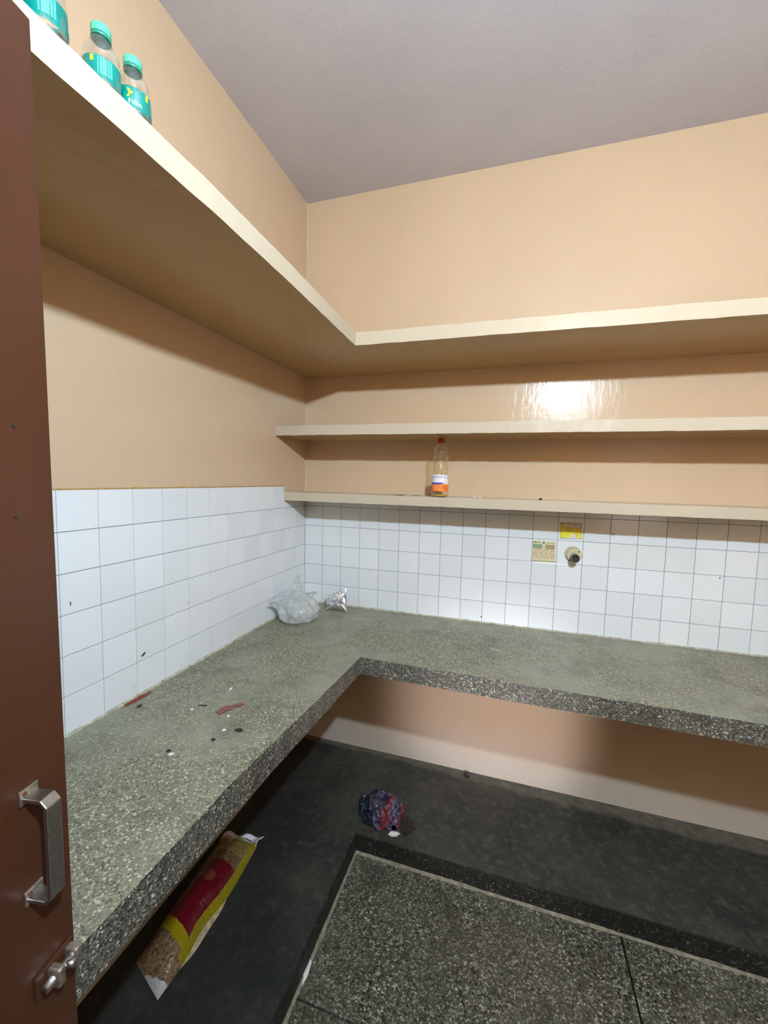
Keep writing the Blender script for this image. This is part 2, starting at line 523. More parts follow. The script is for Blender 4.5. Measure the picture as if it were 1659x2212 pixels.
def grid(bm, nu, nv, fn, mi=0, uvl=None):
    vs = [[bm.verts.new(fn(i / nu, j / nv)) for i in range(nu + 1)] for j in range(nv + 1)]
    for j in range(nv):
        for i in range(nu):
            f = bm.faces.new((vs[j][i], vs[j][i + 1], vs[j + 1][i + 1], vs[j + 1][i]))
            f.material_index = mi
            f.smooth = True
            if uvl:
                for lp, (a, b) in zip(f.loops, ((i, j), (i + 1, j), (i + 1, j + 1), (i, j + 1))):
                    lp[uvl].uv = (a / nu, b / nv)
    return vs


def prism(bm, pts, z0, z1, mside=0, mtop=0, jit=0.0, sag=None):
    """vertical prism of a polygon given in survey units, levels z0 < z1"""
    rnd = random.Random(len(pts) * 13 + int(z1 * 10))
    lo, hi = [], []
    for (x, y, k) in pts:
        j = jit if k else 0
        lo.append(bm.verts.new(W(x + rnd.uniform(-j, j) * 0.2, y + rnd.uniform(-j, j) * 0.2, z0 + rnd.uniform(-j, j) * 0.7 - (sag(x, y) if sag else 0))))
        hi.append(bm.verts.new(W(x + rnd.uniform(-j, j) * 0.2, y + rnd.uniform(-j, j) * 0.2, z1 + rnd.uniform(-j, j) * 0.8)))
    n = len(pts)
    for i in range(n):
        j = (i + 1) % n
        f = bm.faces.new((lo[i], lo[j], hi[j], hi[i]))
        f.material_index = mside
    ft = bm.faces.new(hi)
    ft.material_index = mtop
    fb = bm.faces.new(lo[::-1])
    fb.material_index = mside
    bmesh.ops.triangulate(bm, faces=[ft, fb])


def dense(path, step):
    """resample an open path, marking the points as loose (they get a little jitter)"""
    out = []
    for (a, b) in zip(path[:-1], path[1:]):
        L = math.hypot(b[0] - a[0], b[1] - a[1])
        n = max(1, int(L / step))
        for i in range(n):
            t_ = i / n
            out.append((a[0] + (b[0] - a[0]) * t_, a[1] + (b[1] - a[1]) * t_, 1))
    out.append((path[-1][0], path[-1][1], 1))
    return out


# ------------------------------------------------------------------ room shell
XR, YN, ZC = 26.0, -21.6, 13.6      # right wall, near wall, ceiling
bm = bmesh.new()
box(bm, (-1, -12.07, -0.0), (0, 1, ZC), 0)                 # painted part above the tiles
box(bm, (-1, -12.07, -6.2), (-0.022, 1, -0.0), 1)          # grout bed behind the tiles
box(bm, (-0.03, -2.03, -0.70), (0, 0, 0.0), 0)             # painted patch beside the low shelf
box(bm, (-1, YN - 1, FZ), (0, -12.07, ZC), 0)
box(bm, (-1, -12.07, FZ), (0, 1, -6.2), 0)
wl = struct(link('wall_left', bm, [M['paint'], M['grout']]), 'left wall, peach gloss paint above white tiles')
bm = bmesh.new()
box(bm, (-0.001, 0, -0.5), (XR + 1, 1, ZC), 0)
box(bm, (-0.001, 0.022, -6.2), (XR + 1, 1, -0.5), 1)
box(bm, (-0.001, 0, FZ), (XR + 1, 1, -6.2), 0)
wb = struct(link('wall_back', bm, [M['paint'], M['grout']]), 'back wall, peach gloss paint above white tiles')
bm = bmesh.new()
box(bm, (XR, YN - 1, FZ), (XR + 1, 0, ZC))
struct(link('wall_right', bm, M['dim_bounce']))
DX0, DX1, DZ = 6.35, 12.4, 5.05      # doorway in the near wall
WX0, WX1, WZ0, WZ1 = 17.6, 22.9, -3.6, 4.4
bm = bmesh.new()
for a, b in (((0, FZ), (DX0, ZC)), ((DX0, DZ), (DX1, ZC)), ((DX1, FZ), (WX0, ZC)), ((WX0, FZ), (WX1, WZ0)), ((WX0, WZ1), (WX1, ZC)), ((WX1, FZ), (XR, ZC))):
    box(bm, (a[0], YN - 1, a[1]), (b[0], YN, b[1]))
struct(link('wall_near', bm, M['warm_bounce']))
bm = bmesh.new()
box(bm, (-1, -41, ZC), (XR + 1, 1, ZC + 1))
struct(link('ceiling', bm, M['ceiling']), 'matt mauve grey ceiling')
bm = bmesh.new()      # small hall behind the doorway
box(bm, (-1, -41, FZ), (0, YN - 1, ZC))
box(bm, (XR, -41, FZ), (XR + 1, YN - 1, ZC))
box(bm, (-1, -42, FZ), (XR + 1, -41, ZC))
struct(link('wall_hall', bm, M['warm_bounce']))

win = struct(empty('window_1', W((WX0 + WX1) / 2, YN - 0.5, WZ0)))
bm = bmesh.new()
fw = 0.28
box(bm, (WX0, YN - 0.7, WZ0), (WX0 + fw, YN + 0.05, WZ1))
box(bm, (WX1 - fw, YN - 0.7, WZ0), (WX1, YN + 0.05, WZ1))
box(bm, (WX0 + fw, YN - 0.7, WZ0), (WX1 - fw, YN + 0.05, WZ0 + fw))
box(bm, (WX0 + fw, YN - 0.7, WZ1 - fw), (WX1 - fw, YN + 0.05, WZ1))
link('window_frame', bm, M['frame'], win)
bm = bmesh.new()
box(bm, (WX0 + fw, YN - 0.5, WZ0 + fw), (WX1 - fw, YN - 0.4, WZ1 - fw))
link('pane', bm, M['pane'], win)

# floor: dark cement plinth under the worktops, sunk terrazzo middle
PX, PY = 4.87, -4.82
bm = bmesh.new()
box(bm, (-1, -42, FZ - 1), (XR + 1, 1, FZ - 0.12), 1)
pts = [(-1, 1, 0), (-1, YN, 0), (PX, YN, 0)] + [(x, y, 0) for x, y in ((PX, PY), (XR + 1, PY))] + [(XR + 1, 1, 0)]
prism(bm, pts, FZ - 0.12, PL, 0, 0)
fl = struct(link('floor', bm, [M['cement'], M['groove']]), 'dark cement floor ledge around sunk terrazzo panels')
bm = bmesh.new()
box(bm, (PX, PY - 0.035, FZ - 0.1), (XR, PY, PL - 0.03), bev=0.0008)
box(bm, (PX, YN, FZ - 0.1), (PX + 0.035, PY - 0.035, PL - 0.03), bev=0.0008)
link('riser', bm, M['riser'], fl)['label'] = 'dark speckled riser of the floor ledge'
bm = bmesh.new()      # worn mortar line at the foot of the riser
def wedge(bm, a, b, inx, iny, s=0.085):
    ring = []
    n = 70
    for i in range(n + 1):
        k = i / n
        x, y = a[0] + (b[0] - a[0]) * k, a[1] + (b[1] - a[1]) * k
        ss = s * (0.75 + 0.5 * noise.noise(Vector((x * 1.7, y * 1.7, 3))))
        ring.append([bm.verts.new(W(x, y, FZ + ss)), bm.verts.new(W(x + inx * ss * 1.3, y + iny * ss * 1.3, FZ + 0.004)), bm.verts.new(W(x, y, FZ - 0.03))])
    for p, q in zip(ring[:-1], ring[1:]):
        for i in range(3):
            j = (i + 1) % 3
            bm.faces.new((p[i], p[j], q[j], q[i]))
wedge(bm, (PX + 0.035, PY - 0.035), (XR, PY - 0.035), 0, -1)
wedge(bm, (PX + 0.035, YN), (PX + 0.035, PY - 0.035), 1, 0)
link('mortar_line', bm, M['fillet'], fl)
XS = [PX + 0.03, 14.02, 23.2, XR]
YS = [PY - 0.03, -9.55, -14.3, -19.0, YN, -41.0]
for i in range(len(XS) - 1):
    for j in range(len(YS) - 1):
        bm = bmesh.new()
        g = 0.03
        box(bm, (XS[i] + (g if i else 0), YS[j + 1] + g, FZ - 0.12), (XS[i + 1] - g, YS[j] - (g if j else 0), FZ), bev=0.0015)
        link('panel', bm, M['floor_terrazzo'], fl)
bm = bmesh.new()
box(bm, (0, -41, FZ - 0.12), (PX - 0.03, YN - 0.03, FZ))
link('panel', bm, M['floor_terrazzo'], fl)

# ------------------------------------------------------------------ wall tiles
def tile_mesh(wd, ht, name='tile'):
    """a tile in the XZ plane, its face towards -Y, one corner at the origin"""
    bm = bmesh.new()
    g, b, d = 0.0085 * T, 0.006 * T, 0.022 * T
    x0, x1, z0, z1 = g, wd * T - g, g, ht * T - g
    o = [(x0, z0), (x1, z0), (x1, z1), (x0, z1)]
    i_ = [(x0 + b, z0 + b), (x1 - b, z0 + b), (x1 - b, z1 - b), (x0 + b, z1 - b)]
    back = [bm.verts.new((x, d + 0.001, z)) for x, z in o]
    mid = [bm.verts.new((x, 0.35 * b, z)) for x, z in o]
    fr = [bm.verts.new((x, 0, z)) for x, z in i_]
    for k in range(4):
        j = (k + 1) % 4
        bm.faces.new((back[k], back[j], mid[j], mid[k]))
        bm.faces.new((mid[k], mid[j], fr[j], fr[k]))
    bm.faces.new(fr)
    bmesh.ops.recalc_face_normals(bm, faces=bm.faces)
    me = bpy.data.meshes.new(name)
    bm.to_mesh(me)
    bm.free()
    me.materials.append(M['tile'])
    return me


full = tile_mesh(1, 1)
cache = {}
def put_tile(parent, pos, wd, ht, left):
    key = (round(wd, 3), round(ht, 3))
    me = full if key == (1, 1) else cache.setdefault(key, None) or cache.__setitem__(key, tile_mesh(*key)) or cache[key]
    o = bpy.data.objects.new('tile', me)
    COL.objects.link(o)
    o.location = W(*pos)
    rz = math.pi / 2 if left else 0
    o.rotation_euler = (random.gauss(0, 0.0016), random.gauss(0, 0.0006), rz + random.gauss(0, 0.0016))
    child(o, parent)
    return o


HB = 5.98
# left wall: columns run from the free edge (y=-11.95) towards the corner
for c_ in range(12):
    y0 = -11.95 + c_
    wd = 1 if c_ < 11 else 0.95
    for r in range(6):
        ht = 1 if r < 5 else HB - 5
        if r == 0 and c_ >= 10:
            put_tile(wl, (0, y0, -1), wd, 0.30, True)
        else:
            put_tile(wl, (0, y0, -(r + ht) if r < 5 else -HB), wd, ht, True)
for r in range(6):      # narrow cut pieces on the free edge
    ht = 1 if r < 5 else HB - 5
    put_tile(wl, (0, -12.07, -(r + 1) if r < 5 else -HB), 0.12, ht, True)
# back wall
nb_ = 26
for c_ in range(nb_):
    x0 = c_
    wd = 1 if c_ < nb_ - 1 else XR - (nb_ - 1)
    for r in range(6):
        ht = 1 if r < 5 else HB - 5
        if r == 0:
            put_tile(wb, (x0, 0, -1), wd, 0.38, False)
        else:
            put_tile(wb, (x0, 0, -(r + 1) if r < 5 else -HB), wd, ht, False)

bm = bmesh.new()      # ochre line where the tiles stop
n = 60
vs = []
for i in range(n + 1):
    y = -12.07 + (12.07 - 2.05) * i / n
    h = 0.028 + 0.018 * noise.noise(Vector((y * 3, 0, 0)))
    vs.append([bm.verts.new(W(0.006, y, -0.012)), bm.verts.new(W(0.012, y, h)), bm.verts.new(W(-0.01, y, h))])
for p, q in zip(vs[:-1], vs[1:]):
    bm.faces.new((p[0], q[0], q[1], p[1]))
    bm.faces.new((p[1], q[1], q[2], p[2]))
struct(link('trim_1', bm, M['ochre']), 'thin ochre line above the left wall tiles')
bm = bmesh.new()      # paint fillet in the room corner
for z0, z1 in ((-0.3, 2.23), (2.68, 5.33), (5.8, ZC)):
    vs = [[bm.verts.new(W(0.045, -0.001, z)), bm.verts.new(W(0.001, -0.045, z)), bm.verts.new(W(-0.01, 0.01, z))] for z in (z0, z1)]
    for i in range(3):
        j = (i + 1) % 3
        bm.faces.new((vs[0][i], vs[0][j], vs[1][j], vs[1][i]))
struct(link('trim_2', bm, M['shelf_paint']), 'painted fillet in the wall corner')

# marks on the left wall tiles
def splat(name, pts, mat, parent, th=0.008, seed=1):
    bm = bmesh.new()
    return bm
def wall_mark(name, y, z, w_, h_, mat, parent, ang=0.0, wall='left', seed=0):
    bm = bmesh.new()
    rnd = random.Random(seed)
    ring = []
    for i in range(14):
        a = 2 * math.pi * i / 14
        k = 0.75 + 0.4 * rnd.random()
        p, q = w_ * k * math.cos(a), h_ * k * math.sin(a)
        p, q = p * math.cos(ang) - q * math.sin(ang), p * math.sin(ang) + q * math.cos(ang)
        ring.append((p, q))
    if wall == 'left':
        f = [bm.verts.new(W(0.008, y + p, z + q)) for p, q in ring]
        b = [bm.verts.new(W(0.0005, y + p, z + q)) for p, q in ring]
    else:
        f = [bm.verts.new(W(y + p, -0.008, z + q)) for p, q in ring]
        b = [bm.verts.new(W(y + p, -0.0005, z + q)) for p, q in ring]
    bm.faces.new(f)
    for i in range(14):
        j = (i + 1) % 14
        bm.faces.new((f[i], f[j], b[j], b[i]))
    return link(name, bm, mat, parent)

# ------------------------------------------------------------------ worktop
bm = bmesh.new()
front = dense([(4.74, -15.2), (4.74, -13.2), (4.73, -12.0), (4.84, -10.2), (4.98, -8.0), (5.12, -5.34)], 0.22) + dense([(5.12, -5.34), (7.2, -5.35), (10.2, -5.41), (14.1, -5.43), (17, -5.49), (XR, -5.52)], 0.22)[1:]
pts = [(0, 0, 0), (0, -15.2, 0)] + front + [(XR, 0, 0)]
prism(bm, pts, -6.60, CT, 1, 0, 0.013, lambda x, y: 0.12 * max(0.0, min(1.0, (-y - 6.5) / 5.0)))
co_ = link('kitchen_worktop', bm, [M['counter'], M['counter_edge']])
tag(co_, 'L-shaped grey-green speckled terrazzo worktop along both walls', 'worktop')
bv = co_.modifiers.new('soft_edge', 'BEVEL')
bv.width = 0.0028
bv.segments = 2
bv.limit_method = 'ANGLE'
bv.angle_limit = 1.0
bm = bmesh.new()
pts = [(11.3, -0.05, 0), (11.3, -5.36, 0), (14.1, -5.385, 0), (17, -5.455, 0), (XR, -5.49, 0), (XR, -0.05, 0)]
prism(bm, pts, -6.63, -6.60)
link('underside', bm, M['cream_line'], co_)['label'] = 'cream painted underside of the worktop slab'
bm = bmesh.new()      # grout bead between tiles and worktop
for i in range(2):
    n = 90
    vs = []
    for k in range(n + 1):
        t_ = k / n
        s = 0.05 + 0.03 * noise.noise(Vector((t_ * 30, i * 5, 0)))
        if i == 0:
            y = -12.0 * (1 - t_)
            vs.append([bm.verts.new(W(0.0, y, CT + s)), bm.verts.new(W(s * 1.3, y, CT + 0.002))])
        else:
            x = XR * t_
            vs.append([bm.verts.new(W(x, 0, CT + s)), bm.verts.new(W(x, -s * 1.3, CT + 0.002))])
    for p, q in zip(vs[:-1], vs[1:]):
        bm.faces.new((p[0], q[0], q[1], p[1]))
link('grout_bead', bm, simple('pale_green_grout', (0.36, 0.36, 0.27), 0.8, noise_amt=0.4, nscale=50), co_)


def flake(name, x, y, z, rx, ry, th, mat, ang=0, seed=0, curl=0.0, parent=None, n=16):
    """small irregular flake with thickness lying at level z"""
    bm = bmesh.new()
    rnd = random.Random(seed)
    top, bot = [], []
    for i in range(n):
        a = 2 * math.pi * i / n
        k = 0.68 + 0.5 * rnd.random()
        p, q = rx * k * math.cos(a), ry * k * math.sin(a)
        c = curl * (0.5 + 0.5 * math.sin(2 * a + seed)) ** 2
        p, q = p * math.cos(ang) - q * math.sin(ang), p * math.sin(ang) + q * math.cos(ang)
        top.append(bm.verts.new(W(x + p, y + q, z + th * 0.6 + c)))
        bot.append(bm.verts.new(W(x + p * 0.97, y + q * 0.97, z + c * 0.9)))
    ct = bm.verts.new(W(x, y, z + th))
    cb = bm.verts.new(W(x, y, z))
    for i in range(n):
        j = (i + 1) % n
        bm.faces.new((ct, top[i], top[j]))
        bm.faces.new((cb, bot[j], bot[i]))
        bm.faces.new((top[i], bot[i], bot[j], top[j]))
    o = link(name, bm, mat, parent)
    return o


flake('stain', 0.15, -10.05, CT, 0.13, 0.46, 0.010, M['stain_red'], 0.0, 3, parent=co_)['label'] = 'brick red stain at the foot of the tiles'
for k, (x, y, rx, ry, an) in enumerate(((2.75, -3.0, 0.14, 0.07, 0.3), (3.05, -3.35, 0.07, 0.04, 1.0), (9.7, -2.9, 0.28, 0.05, -0.35), (3.6, -1.6, 0.25, 0.05, 0.5), (4.2, -2.1, 0.22, 0.04, 0.3), (2.3, -7.0, 0.30, 0.05, 0.9), (1.9, -7.5, 0.28, 0.04, 0.6))):
    flake('paint_splash', x, y, CT, rx, ry, 0.004, simple('pale_worktop_splash', (0.42, 0.42, 0.37), 0.7) if k == 0 else bpy.data.materials['pale_worktop_splash'], an, 20 + k, parent=co_)
wall_mark('scuff', -9.72, -4.83, 0.085, 0.035, M['maroon'], wl, 0.5, seed=4)
wall_mark('scuff', -11.72, -2.75, 0.018, 0.05, M['ink_dark'], wl, 0.0, seed=5)
wall_mark('scuff', -7.95, -3.80, 0.03, 0.035, M['ink_brown'], wl, 0.0, seed=6)
wall_mark('scuff', 14.10, -1.62, 0.05, 0.03, M['ink_dark'], wb, 0.2, 'back', 7)
wall_mark('scuff', 17.86, -3.08, 0.025, 0.03, M['chip_dark'], wb, 0.2, 'back', 8)
wall_mark('scuff', 8.97, -5.72, 0.035, 0.03, M['chip_dark'], wb, 0.2, 'back', 9)

# ------------------------------------------------------------------ shelves
def shelf(name, pts, z0, z1, label, jit=0.012):
    bm = bmesh.new()
    prism(bm, pts, z0, z1, 0, 0, jit)
    bm.normal_update()
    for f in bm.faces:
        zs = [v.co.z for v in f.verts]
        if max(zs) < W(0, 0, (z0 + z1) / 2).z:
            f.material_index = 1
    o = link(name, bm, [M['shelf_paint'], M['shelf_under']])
    b = o.modifiers.new('soft_edge', 'BEVEL')
    b.width = 0.002
    b.segments = 2
    b.limit_method = 'ANGLE'
    b.angle_limit = 1.0
    tag(o, label, 'shelf')
    return o


fr = dense([(4.38, -21.4), (4.40, -15.0), (4.46, -12.0), (4.42, -9.0), (4.27, -4.18)], 0.3) + dense([(4.27, -4.18), (8.2, -4.16), (12.4, -4.12), (16.7, -4.05), (XR, -4.0)], 0.3)[1:]
shelf('long_shelf', [(0, 0, 0), (0, -21.4, 0)] + fr + [(XR, 0, 0)], 5.33, 5.80, 'deep cream L-shaped top shelf running round the corner below the ceiling')
fr = dense([(0, -2.77), (8, -2.76), (XR, -2.77)], 0.3)
shelf('wall_shelf', [(0, 0, 0)] + fr + [(XR, 0, 0)], 2.235, 2.65, 'narrow cream middle shelf on the back wall, with an empty top')
fr = dense([(0, -2.04), (8, -2.03), (XR, -2.03)], 0.3)
shelf('wall_shelf', [(0, 0, 0)] + fr + [(XR, 0, 0)], -0.66, -0.27, 'lowest cream shelf on the back wall, just above the tiles')

# ------------------------------------------------------------------ door leaf, opened against the end of the worktop
dl = struct(empty('door_1', W(6.2, YN + 0.1, FZ)), 'brown painted wooden door leaf with a steel pull')
o_ = Vector((5.1768, -15.4801, 4.95))
dv = Vector((0.1679, -0.9858, 0))
up = Vector((-0.0093, 0, 1)).normalized()
nn = Vector((0.98576, 0.16789, 0.00917)).normalized()


def D(s, h, n_):
    """door coordinates: s from the free edge towards the hinge, h from the top, n out of the face"""
    p = o_ + dv * s + up * h + nn * n_
    return W(*p)


def dbox(bm, s0, s1, h0, h1, n0, n1, bev=0.0, mi=0):
    r = bmesh.ops.create_cube(bm, size=1)
    for v in r['verts']:
        v.co = D(s0 if v.co.x < 0 else s1, h0 if v.co.z < 0 else h1, n0 if v.co.y < 0 else n1)
    fs = {f for v in r['verts'] for f in v.link_faces}
    for f in fs:
        f.material_index = mi
    if bev:
        bmesh.ops.bevel(bm, geom=list({e for f in fs for e in f.edges}), offset=bev, segments=3, affect='EDGES', profile=0.5)


bm = bmesh.new()
dbox(bm, 0, 6.05, -18.88, 0, -0.27, 0, 0.002)
link('leaf', bm, M['door'], dl)
# pull handle
hd = bmesh.new()
pth = [(0.445, -7.93, 0.0), (0.445, -7.93, 0.23), (0.445, -7.985, 0.285), (0.445, -8.99, 0.285), (0.445, -9.045, 0.23), (0.445, -9.045, 0.0)]
def strap(bm, pth, hw, th):
    """flat strap bent along a path in the h-n plane of the door"""
    n = len(pth)
    rows = []
    for i, (s, h, q) in enumerate(pth):
        a = pth[max(0, i - 1)]
        b = pth[min(n - 1, i + 1)]
        d = Vector((b[1] - a[1], b[2] - a[2])).normalized()
        nr = Vector((-d[1], d[0]))
        rows.append([bm.verts.new(D(s - hw, h + nr[0] * th, q + nr[1] * th)), bm.verts.new(D(s + hw, h + nr[0] * th, q + nr[1] * th)),
                     bm.verts.new(D(s + hw, h - nr[0] * th, q - nr[1] * th)), bm.verts.new(D(s - hw, h - nr[0] * th, q - nr[1] * th))])
    for p, q in zip(rows[:-1], rows[1:]):
        for i in range(4):
            j = (i + 1) % 4
            bm.faces.new((p[i], p[j], q[j], q[i]))
    bm.faces.new(rows[0])
    bm.faces.new(rows[-1][::-1])
    bmesh.ops.recalc_face_normals(bm, faces=bm.faces)
strap(hd, pth, 0.085, 0.022)
h_ = link('handle', hd, M['alu'], dl)
h_['label'] = 'brushed steel pull handle'
bvm = h_.modifiers.new('soft', 'BEVEL')
bvm.width = 0.0012
bvm.segments = 2
for hh in (-7.93, -9.045):
    bm = bmesh.new()
    dbox(bm, 0.35, 0.545, hh - 0.06, hh + 0.10, 0, 0.025, 0.0008)
    link('handle_plate', bm, M['rusty'], h_)
    bm = bmesh.new()
    cyl(bm, D(0.50, hh + 0.06, 0.02), D(0.50, hh + 0.06, 0.04), 0.0022, seg=12)
    link('screw', bm, M['screw'], h_)
# sliding bolt at the bottom of the view
bolt = empty('door_bolt', D(0.25, -10.05, 0))
child(bolt, dl)
bolt['label'] = 'worn plated sliding bolt'
bm = bmesh.new()
dbox(bm, 0.05, 0.50, -10.28, -10.0, 0, 0.03, 0.0008)
link('plate', bm, M['door'], bolt)
bm = bmesh.new()
cyl(bm, D(0.03, -10.14, 0.10), D(0.47, -10.14, 0.10), 0.0055, seg=20)
link('bar', bm, M['alu'], bolt, True)
for s in (0.12, 0.33):
    bm = bmesh.new()
    dbox(bm, s - 0.045, s + 0.045, -10.25, -10.03, 0.02, 0.185, 0.003)
    link('keeper', bm, M['rusty'], bolt)
bm = bmesh.new()
cyl(bm, D(0.225, -10.14, 0.10), D(0.225, -10.10, 0.22), 0.0035, 0.0045, seg=16)
link('knob', bm, M['alu'], bolt, True)
for s, h in ((0.385, -4.10), (0.41, -5.0)):
    bm = bmesh.new()
    cyl(bm, D(s, h, -0.002), D(s, h, 0.012), 0.0016, seg=10)
    link('nail', bm, M['chip_dark'], dl)
bm = bmesh.new()      # door frame in the near wall
box(bm, (DX0 - 0.02, YN - 0.9, FZ), (DX0 + 0.45, YN + 0.06, DZ), bev=0.002)
box(bm, (DX1 - 0.45, YN - 0.9, FZ), (DX1 + 0.02, YN + 0.06, DZ), bev=0.002)
box(bm, (DX0 + 0.45, YN - 0.9, DZ - 0.45), (DX1 - 0.45, YN + 0.06, DZ + 0.02), bev=0.002)
struct(link('trim_3', bm, M['door']), 'brown door frame')

# ------------------------------------------------------------------ lamp on the near wall
lp = empty('wall_lamp', W(LAMP_POS[0], YN, LAMP_POS[2] - 0.3))
tag(lp, 'white LED bulb in an angled holder on the near wall above the doorway', 'lamp')
P = W(*LAMP_POS)
dirn = Vector((0, 0.92, -0.05)).normalized()
base = Vector((P.x, YN * T, P.z))
bm = bmesh.new()
cyl(bm, base, base + Vector((0, 0.02, 0)), 0.045, 0.040, 32)
link('backplate', bm, M['white_enamel'], lp)
bm = bmesh.new()
cyl(bm, base + Vector((0, 0.018, 0)), base + Vector((0, 0.075, 0)), 0.021, 0.019, 28)
link('holder', bm, M['white_enamel'], lp)
bm = bmesh.new()
cyl(bm, base + Vector((0, 0.07, 0)), P + Vector((0, -0.012, 0)), 0.017, 0.030, 28)
link('bulb_body', bm, M['white_enamel'], lp)
bm = bmesh.new()
bmesh.ops.create_uvsphere(bm, u_segments=24, v_segments=14, radius=0.031, matrix=Matrix.Translation(P))
link('bulb', bm, M['lamp'], lp, True)


# ------------------------------------------------------------------ text helper
def text_mesh(body, size, ext=0.0):
    cu = bpy.data.curves.new('text', 'FONT')
    cu.body = body
    cu.size = size
    cu.align_x = 'CENTER'
    cu.align_y = 'CENTER'
    cu.resolution_u = 3
    ob = bpy.data.objects.new('text', cu)
    COL.objects.link(ob)
    bpy.context.view_layer.update()
    me = bpy.data.meshes.new_from_object(ob)
    bpy.data.objects.remove(ob)
    bm = bmesh.new()
    bm.from_mesh(me)
    bpy.data.meshes.remove(me)
    return bm


def wrap(bm, cx, cy, r, a0, z0):
    """bend a flat XY drawing round a vertical cylinder; X becomes angle"""
    for v in bm.verts:
        a = a0 + v.co.x / r
        v.co = Vector((cx + r * math.cos(a), cy + r * math.sin(a), z0 + v.co.y))


def patch(w0, w1, h0, h1, nx=14):
    bm = bmesh.new()
    vs = [[bm.verts.new((w0 + (w1 - w0) * i / nx, h, 0)) for i in range(nx + 1)] for h in (h0, h1)]
    for i in range(nx):
        bm.faces.new((vs[0][i], vs[0][i + 1], vs[1][i + 1], vs[1][i]))
    return bm


def poly(pts):
    bm = bmesh.new()
    bm.faces.new([bm.verts.new((x, y, 0)) for x, y in pts])
    return bm


# ------------------------------------------------------------------ water bottles on the top shelf
def water_bottle(x, y, turn, label, squash=1.0, extra=None):
    t0 = empty('water_bottle', W(x, y, 5.80))
    tag(t0, label, 'bottle', 'water bottles on the top shelf')
    cx, cy, z0 = t0.location
    R = 0.027
    H = 0.1375 * 0.925 * squash
    prof = [(0.006, 0.004), (0.012, 0.0), (0.022, 0.0), (R, 0.006), (R, 0.014), (R * .95, 0.018), (R, 0.022), (R * .95, 0.027), (R, 0.031), (R, 0.036),
            (R * .97, 0.037), (R * .97, 0.075), (R, 0.077), (R, 0.080), (R * .94, 0.085), (R * .97, 0.089), (R * .88, 0.094), (R * .90, 0.098), (R * .76, 0.105), (R * .62, 0.112), (R * .50, 0.118), (0.0125, 0.122), (0.0125, 0.128)]
    k = H / 0.1375
    prof = [(r, h * k) for r, h in prof]
    bm = bmesh.new()
    lathe(bm, prof, cx, cy, z0, 40, wave=lambda a, h: 0.018 * math.sin(6 * a + h * 160) + 0.02 * math.sin(2 * a + h * 40) * (1 if h < 0.035 or h > 0.08 else 0.3))
    link('bottle_body', bm, M['clear'], t0)
    bm = bmesh.new()
    lathe(bm, [(0.0136, 0.0), (0.0140, 0.002), (0.0140, 0.012), (0.0130, 0.0135)], cx, cy, z0 + 0.125 * k, 36, wave=lambda a, h: 0.02 * math.sin(24 * a), close_top=True)
    link('cap', bm, M['green_cap'], t0)
    bm = bmesh.new()
    lathe(bm, [(0.0136, 0.0), (0.0143, 0.001), (0.0143, 0.0035), (0.0136, 0.0045)], cx, cy, z0 + 0.1195 * k, 36, close_top=True)
    link('cap_ring', bm, M['green_ring'], t0)
    bm = bmesh.new()
    r = R * 0.985
    lathe_pts = 48
    rows = []
    for h in (0.038, 0.046, 0.056, 0.066, 0.074):
        rows.append([bm.verts.new((cx + r * math.cos(2 * math.pi * i / lathe_pts) * (1 + 0.01 * math.sin(5 * i)), cy + r * math.sin(2 * math.pi * i / lathe_pts), z0 + h * k)) for i in range(lathe_pts)])
    for p, q in zip(rows[:-1], rows[1:]):
        for i in range(lathe_pts):
            j = (i + 1) % lathe_pts
            bm.faces.new((p[i], p[j], q[j], q[i]))
    lab = link('label_band', bm, M['teal'], t0, True)
    a = turn
    rr = r * 1.025
    bm = text_mesh('Fillin', 0.0115)
    wrap(bm, cx, cy, rr, a, z0 + 0.047 * k)
    link('lettering', bm, M['white_print'], lab)
    bm = poly([(-0.013, -0.001), (-0.009, -0.001), (-0.008, 0.004), (-0.004, 0.005), (-0.003, 0.008), (-0.007, 0.009), (-0.008, 0.012), (-0.012, 0.013), (-0.011, 0.009), (-0.009, 0.006)])
    wrap(bm, cx, cy, rr, a, z0 + 0.055 * k)
    link('emblem', bm, M['yellow'], lab)
    bm = patch(0.017, 0.0215, 0.004, 0.013, 4)
    wrap(bm, cx, cy, rr, a, z0 + 0.058 * k)
    link('yellow_square', bm, M['yellow'], lab)
    bm = patch(-0.030, -0.0255, 0.004, 0.013, 4)
    wrap(bm, cx, cy, rr, a, z0 + 0.058 * k)
    link('yellow_square', bm, M['yellow'], lab)
    bm = bmesh.new()
    for q in range(6):
        w0 = 0.027 + q * 0.0034
        b2 = patch(w0, w0 + 0.0018 + 0.0006 * (q % 3), -0.011, 0.014, 2)
        me = bpy.data.meshes.new('x')
        b2.to_mesh(me)
        b2.free()
        bm.from_mesh(me)
        bpy.data.meshes.remove(me)
    wrap(bm, cx, cy, rr, a, z0 + 0.056 * k)
    link('small_print', bm, M['aqua'], lab)
    bm = poly([(-0.022, -0.012), (-0.016, -0.010), (-0.012, 0.0), (-0.014, 0.004), (-0.020, 0.002), (-0.025, -0.004)])
    wrap(bm, cx, cy, rr, a + math.pi + 0.4, z0 + 0.056 * k)
    link('emblem', bm, M['aqua'], lab)
    return t0


va = math.atan2(-18.67 + 13.1, 10.02 - 3.9)     # bearing of the room's doorway seen from the shelf
water_bottle(3.92, -13.16, va + 0.10, 'small clear water bottle with mint cap, nearest the chipped bit of shelf edge')
water_bottle(3.88, -13.66, va - 1.15, 'small clear water bottle with mint cap, third from the door')
water_bottle(3.92, -14.48, va - 1.10, 'clear water bottle with its cap cut off by the picture, beside the third bottle')
water_bottle(3.94, -15.02, va + 2.2, 'clear water bottle closest to the brown door, only its lower half in view')

